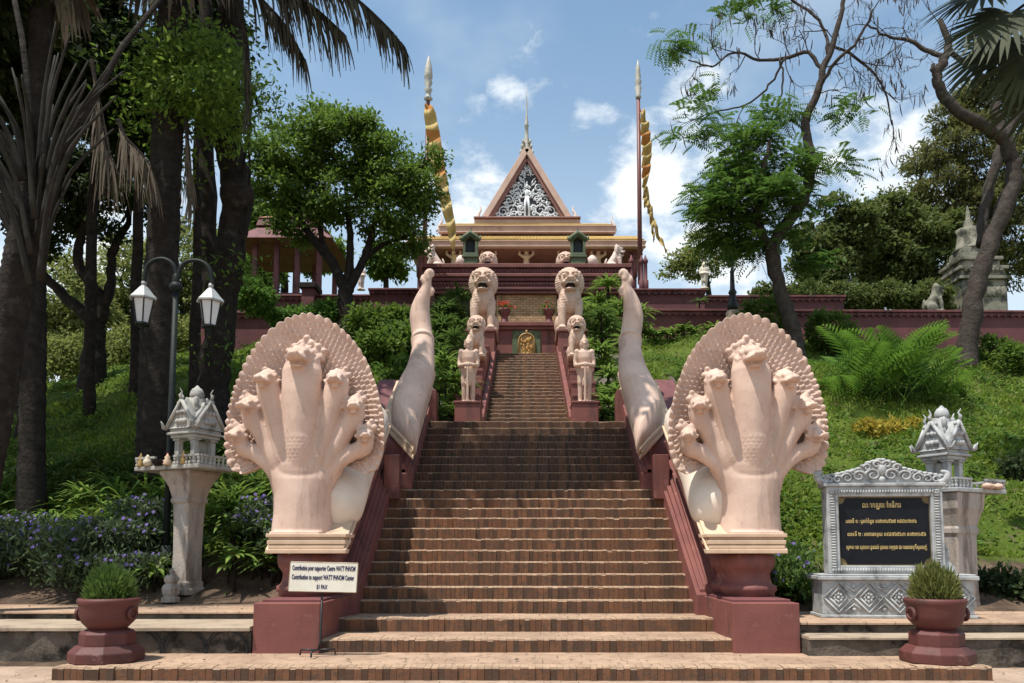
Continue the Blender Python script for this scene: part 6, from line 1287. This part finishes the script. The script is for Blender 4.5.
# ------------------------------------------------------------------ shrubs, strap plants, beds
def shrub(name, label, blobs, n, size, leaf, cl=.3, group=None, asp=.5, cat='shrub', inner=.6):
    c, rr = blobs[0]; base = Vector((c.x, c.y, c.z - rr[2])); r = thing(name, label, cat, base, group); q = MB()
    for k in range(6): d = sphere(1)[0]; q.tube([base + Vector((0, 0, -.15)), lerp(base, c, .6), c + Vector(d) * rr[0] * .6], [.035, .025, .01], 5)
    q.build('stem', M['bark'], r, True); crown('foliage', blobs, n, size, M[leaf], r, cl, asp, 14, inner, .1); return r
for px, py_, w_ in ((12, 352, 'at the left edge'), (52, 356, 'left of the forked tree'), (88, 352, 'just behind the forked tree'), (128, 346, 'right of the forked tree'), (190, 335, 'behind the palm trunks')):
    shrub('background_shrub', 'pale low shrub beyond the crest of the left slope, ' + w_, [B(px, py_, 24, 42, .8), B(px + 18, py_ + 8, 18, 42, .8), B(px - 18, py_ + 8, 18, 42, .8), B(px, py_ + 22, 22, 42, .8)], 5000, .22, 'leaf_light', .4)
for px, w_ in ((775, 'nearest the pod tree'), (808, 'under the first olive-green tree'), (845, 'between the first two olive-green trees'), (888, 'under the middle olive-green tree'), (930, 'just left of the grey lion')):
    shrub('background_shrub', 'dark shrub behind the long right wall, ' + w_, [B(px, 296, 19, 37, .7), B(px + 14, 300, 14, 37, .7), B(px - 14, 300, 14, 37, .7)], 4000, .2, 'leaf_olive', .35)
shrub('clipped_bush', 'round bright green bush on the left slope under the pavilion', [B(255, 297, 19, 27.5, .98)], 4500, .13, 'leaf_bush', .2)
shrub('clipped_bush', 'dark rounded bush at the foot of the pod tree', [B(768, 313, 24, 28, .8), B(752, 322, 14, 28)], 5000, .13, 'leaf_mid', .22)
shrub('clipped_bush', 'compact dark green bush right of the pod tree trunk', [B(828, 330, 23, 27.5, .85), B(842, 338, 14, 27.5)], 5000, .13, 'leaf_mid', .22)
shrub('clipped_bush', 'dark green bush right of the leaning trunk', [B(992, 352, 19, 26, .8), B(975, 362, 10, 26)], 3500, .14, 'leaf_mid', .22)
shrub('clipped_bush', 'dark green bush cut by the right edge', [B(1018, 362, 24, 25, .85)], 4000, .14, 'leaf_mid', .24)
shrub('small_bush', 'small dark bush standing alone low on the right slope at the picture edge', [B(1020, 462, 11, 15.5, 1.1)], 900, .12, 'leaf_dark', .2)
shrub('low_bush', 'low dark bush behind the right spirit house pillar', [B(998, 585, 24, 13.6, .6), B(1025, 590, 20, 13.4, .7)], 2200, .12, 'leaf_dark', .22)
shrub('low_bush', 'leafy bush on the slope between the lawn and the arching palms', [B(935, 398, 26, 22.5, .6), B(960, 405, 16, 22.5, .6)], 3200, .16, 'leaf_mid', .28)
for k, (px, py, rr, Y, lab) in enumerate(((405, 338, 22, 26, 'dark leafy bush left of the left cobra tail'), (380, 345, 18, 25, 'dark leafy bush behind the top of the left cobra hood'), (370, 318, 18, 28, 'leafy bush below the low left wall'), (395, 318, 14, 28.5, 'leafy bush between the low left wall and the cobra tail'), (290, 316, 14, 28.5, 'light leafy bush under the upper left wall'), (320, 312, 13, 29, 'small light bush left of the round tree trunk'), (410, 372, 14, 21, 'dark low bush beside the left cobra tail'))):
    shrub('slope_bush', lab, [B(px, py, rr, Y, .7), B(px + rr * .6, py + rr * .3, rr * .6, Y, .6), B(px - rr * .6, py + rr * .3, rr * .6, Y, .6)], 2600, .17, 'leaf_mid' if k not in (4, 5) else 'leaf_bush', .3)
def strap(V, c, n, L, w, droop=.9, up=.9, face=None):
    c = np.array(c)
    for i in range(n):
        a = random.uniform(0, 6.28); e = random.uniform(.25, 1.25) * up; d = np.array([math.cos(a), math.sin(a), math.tan(min(1.3, e))]); d /= np.linalg.norm(d); L_ = L * random.uniform(.6, 1.1); s = np.array([-math.sin(a), math.cos(a), 0.]); pr0 = None
        for k in range(5):
            f = k / 4; p = c + d * L_ * f + np.array([math.cos(a) * .2, math.sin(a) * .2, -1]) * droop * L_ * f ** 2.3 * .55; ww = w * (.5 + 1.9 * f * (1 - f)) * (1 if k < 4 else .1)
            if pr0 is not None: V.append([pr0[0], pr0[1], p + s * ww, p - s * ww])
            pr0 = (p - s * ww, p + s * ww)
def strap_plant(label, x, y, h, n, L, w, leaf, group, heads=3, spread=.35, name='strap_leaved_plant', z=None):
    z = H(x, y) if z is None else z; r = thing(name, label, 'plant', (x, y, z), group); V = []; q = MB()
    for k in range(heads):
        cx, cy = x + random.gauss(0, spread), y + random.gauss(0, spread); hh = h * random.uniform(.45, 1.05); q.tube([(cx, cy, z - .2), (cx, cy, z + hh)], [.03, .02], 5); strap(V, (cx, cy, z + hh), n, L, w)
        if hh > .9: strap(V, (cx, cy, z + hh * .55), n // 2, L, w)
    q.build('stem', M['bark'], r, True); quads('leaves' if False else 'blade', np.array(V), M[leaf], r)
    [c for c in bpy.data.objects if c.parent == r and c.name.startswith('blade')][0]['kind'] = 'stuff'
    return r
SG = 'strap-leaved plants flanking the upper stairs'; random.seed(41)
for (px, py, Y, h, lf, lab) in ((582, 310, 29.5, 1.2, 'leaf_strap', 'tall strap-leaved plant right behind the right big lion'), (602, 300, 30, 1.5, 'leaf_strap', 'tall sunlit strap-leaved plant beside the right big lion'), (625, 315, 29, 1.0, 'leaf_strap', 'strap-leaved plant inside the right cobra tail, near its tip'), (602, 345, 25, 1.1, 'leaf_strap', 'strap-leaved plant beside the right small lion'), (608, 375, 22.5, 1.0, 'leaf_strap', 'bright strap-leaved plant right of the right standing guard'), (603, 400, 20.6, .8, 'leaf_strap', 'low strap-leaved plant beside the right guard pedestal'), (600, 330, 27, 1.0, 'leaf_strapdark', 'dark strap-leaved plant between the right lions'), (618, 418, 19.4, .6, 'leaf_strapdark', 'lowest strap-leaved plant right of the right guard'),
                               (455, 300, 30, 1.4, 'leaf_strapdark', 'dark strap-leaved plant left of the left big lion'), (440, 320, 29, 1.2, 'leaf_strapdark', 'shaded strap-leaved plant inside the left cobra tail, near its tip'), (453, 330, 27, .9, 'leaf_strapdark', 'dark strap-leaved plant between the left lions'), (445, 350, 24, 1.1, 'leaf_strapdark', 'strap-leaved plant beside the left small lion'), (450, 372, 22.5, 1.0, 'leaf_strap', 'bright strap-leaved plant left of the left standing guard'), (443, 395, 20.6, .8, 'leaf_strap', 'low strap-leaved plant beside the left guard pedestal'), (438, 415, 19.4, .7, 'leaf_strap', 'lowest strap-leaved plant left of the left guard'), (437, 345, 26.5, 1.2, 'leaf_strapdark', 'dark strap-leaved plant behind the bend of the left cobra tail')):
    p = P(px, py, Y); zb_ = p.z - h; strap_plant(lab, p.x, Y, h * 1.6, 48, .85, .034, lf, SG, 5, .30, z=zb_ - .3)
# soil banks that carry those plants between the parapets and the side walls
for s in (-1, 1):
    q = MB(); q.add([(s * a, y, z) for y, z in ((18.7, 4.4), (20, 4.7), (24, 6.9), (29, 8.9), (31.6, 9.6)) for a in (1.86, 2.6, 3.5, 4.6)], [(j * 4 + i, j * 4 + i + 1, (j + 1) * 4 + i + 1, (j + 1) * 4 + i) for j in range(4) for i in range(3)])
    tag(q.build('planting_bank', M['retain'], smooth=True), kind='structure')
# arching palm clump on the right slope
V = []; Yc = 21.5; pc0 = P(885, 410, Yc); r = thing('arching_palm_clump', 'bright green clump of arching feathery palm fronds on the right slope', 'palm', pc0); random.seed(17); q = MB()
for i in range(64):
    a = random.uniform(0, 6.28); L_ = random.uniform(1.7, 3.1); e = random.uniform(.75, 1.48); c = np.array(pc0) + np.array([random.gauss(0, .65), random.gauss(0, .4), random.uniform(-.1, .8)]); d = np.array([math.cos(a) * math.cos(e), math.sin(a) * math.cos(e), math.sin(e)]); hz_ = np.array([math.cos(a), math.sin(a), 0]); prev = c; st_ = []
    for k in range(1, 19):
        f = k / 18; p = c + d * L_ * f + np.array([0, 0, -1]) * L_ * .34 * f ** 2.4 + hz_ * L_ * .12 * f * f; st_.append(p)
        if k > 3:
            t_ = p - prev; t_ /= np.linalg.norm(t_); s = np.cross(t_, [0, 0, 1]); s /= max(1e-6, np.linalg.norm(s)); ll = .66 * math.sin(math.pi * min(1, .15 + f * .85)) ** .6
            for sg in (-1, 1): dd = s * sg * .8 + t_ * .6 + np.array([0, 0, -.12]); dd /= np.linalg.norm(dd); V.append([p, p + dd * ll * .45 + t_ * .04, p + dd * ll, p + dd * ll * .45 - t_ * .04])
        prev = p
    q.tube([tuple(c)] + [tuple(x) for x in st_[::3]], .012, 4, False)
quads('frond', np.array(V), M['leaf_fern'], r); q.build('stalk', M['leaf_fern'], r)
for px, lab in ((868, 'low yellow croton at the left foot of the arching palms'), (890, 'low yellow croton under the middle of the arching palms'), (915, 'low yellow croton at the right foot of the arching palms')):
    p = P(px, 437, 20); shrub('yellow_croton', lab, [B(px, 433, 14, 20, .65)], 900, .2, 'leaf_yellow', .2, 'yellow crotons below the arching palms', .25)
# row of light strap plants along the right wall
random.seed(19)
for k, px in enumerate((648, 662, 677, 690, 707)):
    p = P(px, 340, 29.6); strap_plant('light strap plant below the long right wall, %s' % ('nearest the cobra tail', 'second from the cobra tail', 'in the middle', 'second from the hood', 'nearest the hood')[k], p.x, 29.6, .35, 26, .6, .04, 'leaf_strap', 'light strap plants along the right wall', 3, .25)
r = strap_plant('small pale agave on top of the lower right wall', P(700, 300, 31.5).x, 31.5, .1, 22, .55, .035, 'leaf_strapdark', None, 1, .05, 'agave', P(700, 303, 31.5).z)

# flower bed on the left: dark small-leaved shrubs with purple flowers, spider lilies behind
def bed(name, label, areas, n, size, leaf, h, flowers=0, zfn=H):
    """areas: (x, y, rx, ry) patches of planting"""
    pts = []; w = np.array([a[2] * a[3] for a in areas]); w = w / w.sum()
    for (x, y, rx, ry), f in zip(areas, w):
        for k in range(max(2, int(rx * ry * 9))):
            cx, cy = x + random.uniform(-1, 1) * rx, y + random.uniform(-1, 1) * ry; hh = h * random.uniform(.6, 1.1); pts.append((cx, cy, zfn(cx, cy), hh))
    K = len(pts); idx = RNG.integers(0, K, n); A = np.array(pts)[idx]; u = RNG.random(n) ** .6
    p = np.stack([A[:, 0] + RNG.normal(size=n) * .24, A[:, 1] + RNG.normal(size=n) * .24, A[:, 2] + A[:, 3] * u], 1); d = sphere(n) * .8 + np.array([0, 0, .6]); nn = sphere(n) + np.array([0, -.2, .8]); L = size * (.6 + .8 * RNG.random(n))
    o = quads(name, leaf_quads(p, d, nn, L, L * .3), M[leaf]); tag(o, label, kind='stuff')
    if flowers:
        idx = RNG.integers(0, K, flowers); A = np.array(pts)[idx]; c = np.stack([A[:, 0] + RNG.normal(size=flowers) * .26, A[:, 1] + RNG.normal(size=flowers) * .26, A[:, 2] + A[:, 3] * RNG.uniform(.75, 1.12, flowers)], 1); V = []
        for cc in c:
            n0 = nrm(np.array([[random.gauss(0, .4), -.6 + random.gauss(0, .4), .6]]))[0]; s = np.cross(n0, [0, 0, 1]); s /= np.linalg.norm(s); t_ = np.cross(s, n0)
            for k in range(5):
                a = k * 1.2566; dd = s * math.cos(a) + t_ * math.sin(a); e = s * math.cos(a + 1.57) + t_ * math.sin(a + 1.57); V.append([cc, cc + dd * .022 + e * .014 + n0 * .006, cc + dd * .038, cc + dd * .022 - e * .014 + n0 * .006])
        f = quads('purple_flower', np.array(V), M['petal']); tag(f, 'scattered purple blossoms over the dark flower bed', kind='stuff')
    return o
bed('flower_bed', 'dark small-leaved flowering bed left of the steps', [(-8.4, 13.65, 1.8, .5), (-10.2, 13.65, 1.4, .5), (-8.0, 14.3, 1.8, .5), (-6.9, 14.2, .4, .5), (-4.9, 14.3, .6, .5), (-5.1, 14.9, .7, .4), (-12, 14, 1.5, .6)], 32000, .13, 'leaf_hedge', .95, 1000)
bed('flower_bed', 'dark small-leaved flowering bed beside the right parapet', [(4.3, 13.4, .35, .5), (4.5, 14.2, .5, .5)], 3000, .14, 'leaf_strapdark', .55, 46)
random.seed(53)
def lily_bed(name, label, area, n, L, w, leaf, per=16, droop=.9):
    V = []
    for k in range(n):
        x, y = random.uniform(area[0], area[1]), random.uniform(area[2], area[3]); strap(V, (x, y, H(x, y) + .05), per, L * random.uniform(.75, 1.15), w, droop)
    return tag(quads(name, np.array(V), M[leaf]), label, kind='stuff')
lily_bed('lily_bed', 'sunlit band of strap-leaved lilies behind the flower bed', (-13, -4.2, 15.1, 16.6), 120, 1.0, .032, 'leaf_strap')
lily_bed('lily_bed', 'dark strap-leaved ground cover higher on the left bank', (-13, -4.2, 16.6, 18.0), 90, .8, .03, 'leaf_strapdark')
SG2 = 'dark strap plants beside the left parapet'
for k, (x, y, h, lab) in enumerate(((-5.0, 13.75, .5, 'leafy strap plant right of the left spirit house pillar'), (-4.45, 13.7, .6, 'leafy strap plant between the spirit house and the left cobra neck'), (-4.0, 13.9, .55, 'leafy strap plant touching the left cobra base'), (-4.6, 14.4, .8, 'taller strap plant behind the two beside the left cobra neck'), (-6.55, 13.6, .35, 'sunlit strap plant left of the left spirit house pillar'), (-5.35, 14.2, .6, 'strap plant just behind the left spirit house pillar'))):
    strap_plant(lab, x, y, h, 30, .62, .042, 'leaf_strap' if k in (0, 4) else 'leaf_strapdark', SG2, 4, .2)
for k, (x, y, lab) in enumerate(((4.15, 13.2, 'low strap plant between the right baluster and the plaque'), (4.75, 13.1, 'low strap plant just left of the plaque base'))): strap_plant(lab, x, y, .25, 26, .5, .035, 'leaf_strap', 'low strap plants left of the plaque', 3, .18)

# pot shrubs and altar flowers
for (r, c), (n, lf, tall) in zip(POTS, ((900, 'leaf_strapdark', .42), (1000, 'leaf_pot', .46))):
    n *= 3; o_ = sphere(n); o_[:, 2] = np.abs(o_[:, 2]); f_ = RNG.uniform(.55, 1.0, n)[:, None] * (1 + .12 * np.sin(o_[:, :1] * 6 + 1) * np.cos(o_[:, 1:2] * 7)); p = np.array(c) + o_ * f_ * np.array([.27, .27, tall * .9]); d = o_ * .7 + np.array([0, 0, .75]) + RNG.normal(size=(n, 3)) * .28; L = RNG.uniform(.06, .13, n)
    quads('foliage', leaf_quads(p, d, sphere(n), L, L * .2), M[lf], r); q = MB()
    for k in range(24): d_ = Vector(o_[k]); q.tube([c, c + Vector((d_.x * .28, d_.y * .28, d_.z * tall * .8))], .006, 4)
    q.build('stem', M['twig'], r)
    q = MB(); q.lathe([(.29, -.06), (.27, -.02), (.02, .02)], c, 16); q.build('soil', M['bark'], r)
for o in [o for o in bpy.data.objects if o.name.startswith('flower_pot')]:
    c = o.location + Vector((0, 0, .45)); big_ = 'sparse' not in o['label']; n = 120; p = np.array(c) + RNG.normal(size=(n, 3)) * np.array([.13, .13, .1]) + np.array([0, 0, .12]); L = RNG.uniform(.08, .16, n); quads('foliage', leaf_quads(p, sphere(n) + np.array([0, 0, .7]), sphere(n), L, L * .5), M['leaf_mid'], o)
    n = 70 if big_ else 12; p = np.array(c) + RNG.normal(size=(n, 3)) * np.array([.15, .15, .07]) + np.array([0, 0, .3]); L = RNG.uniform(.07, .13, n); quads('flower', leaf_quads(p, sphere(n), sphere(n), L, L * .8), M['redpetal'], o)

# ------------------------------------------------------------------ grass and fallen leaves
def grass():
    n = 210000; y = 14.6 + (31 - 14.6) * RNG.random(n) ** 1.25; half = 1.0 * y * .68 + 1; x = RNG.uniform(-1, 1, n) * half; keep = np.abs(x) > 3.3; x, y = x[keep], y[keep]
    N = len(x); dens = .5 + .5 * np.sin(x * 1.7 + np.sin(y * 1.1) * 2) * np.sin(y * 1.4 + np.sin(x * .8) * 2); k = RNG.random(N) < .14 + .86 * dens; x, y, dens = x[k], y[k], dens[k]; N = len(x)
    z = np.array([H(a, b) for a, b in zip(x, y)]); p = np.stack([x, y, z - .01], 1); d = RNG.normal(size=(N, 3)) * np.array([.8, .8, .15]) + np.array([0, 0, .75]); L = RNG.uniform(.06, .17, N) * (.7 + .02 * y) * (.6 + .7 * dens); nn = sphere(N)
    tag(quads('grass', leaf_quads(p, d, nn, L, L * .34), M['grassblade']), 'lush short grass and ground cover on the hill slopes', kind='stuff')
    # broad-leaved weeds in patches
    K = 520; cx = RNG.uniform(-1, 1, K) * 17; cy = RNG.uniform(15, 30, K); ok = np.abs(cx) > 4.2; cx, cy = cx[ok], cy[ok]; K = len(cx); n = 30000; i = RNG.integers(0, K, n); rad = RNG.uniform(.12, .5, K)[i]
    x = cx[i] + RNG.normal(size=n) * rad; y = cy[i] + RNG.normal(size=n) * rad; z = np.array([H(a, b) for a, b in zip(x, y)]); hgt = RNG.random(n) * RNG.uniform(.06, .34, K)[i]; L = RNG.uniform(.07, .17, n)
    tag(quads('weed', leaf_quads(np.stack([x, y, z + hgt], 1), RNG.normal(size=(n, 3)) * np.array([1, 1, .3]) + np.array([0, -.2, .15]), sphere(n) * .5 + np.array([0, -.2, 1]), L, L * .55), M['leaf_weed']), 'broad-leaved weeds growing in patches among the grass', kind='stuff')
M['leaf_weed'] = leafmat('weed_leaf', (.03, .075, .014), (.11, .19, .035), (.16, .17, .05), .34)
grass()
n = 520; x = RNG.uniform(-8, 8, n); y = np.where(RNG.random(n) < .5, RNG.uniform(11.8, 13.2, n), RNG.uniform(8.0, 10.3, n)); z = np.where(y > 11, np.where(x < 0, .632, .557), np.where(y > 9.3, .168, .012)); ok = (np.abs(x) > 3.75) | (y < 10.4); ok &= ~((y > 9.2) & (y < 9.35)); x, y, z = x[ok], y[ok], z[ok]; n = len(x)
z = np.where((y > 9.3) & (y < 10.5) & (np.abs(x) > 5.35), .012, z); a = RNG.uniform(0, 6.28, n); L = RNG.uniform(.03, .075, n)
tag(quads('fallen_leaf', leaf_quads(np.stack([x, y, z + .004], 1), np.stack([np.cos(a), np.sin(a), RNG.uniform(0, .25, n)], 1), np.stack([RNG.normal(size=n) * .2, RNG.normal(size=n) * .2, np.ones(n)], 1), L, L * .45), M['deadfrond']), 'dry leaves scattered on the paving', kind='stuff')
n = 90; k_ = RNG.integers(1, 4, n); y = np.array([RNG.uniform(D[int(k)] + .08, D[int(k) + 1] - .05) for k in k_]); x = RNG.uniform(-2.6, 2.6, n); z = np.array([Z[int(k)] for k in k_]) + .006; a = RNG.uniform(0, 6.28, n); L = RNG.uniform(.03, .07, n)
tag(quads('fallen_leaf', leaf_quads(np.stack([x, y, z], 1), np.stack([np.cos(a), np.sin(a), RNG.uniform(0, .25, n)], 1), np.stack([RNG.normal(size=n) * .2, RNG.normal(size=n) * .2, np.ones(n)], 1), L, L * .45), M['deadfrond']), 'dry leaves lying on the lowest brick steps', kind='stuff')
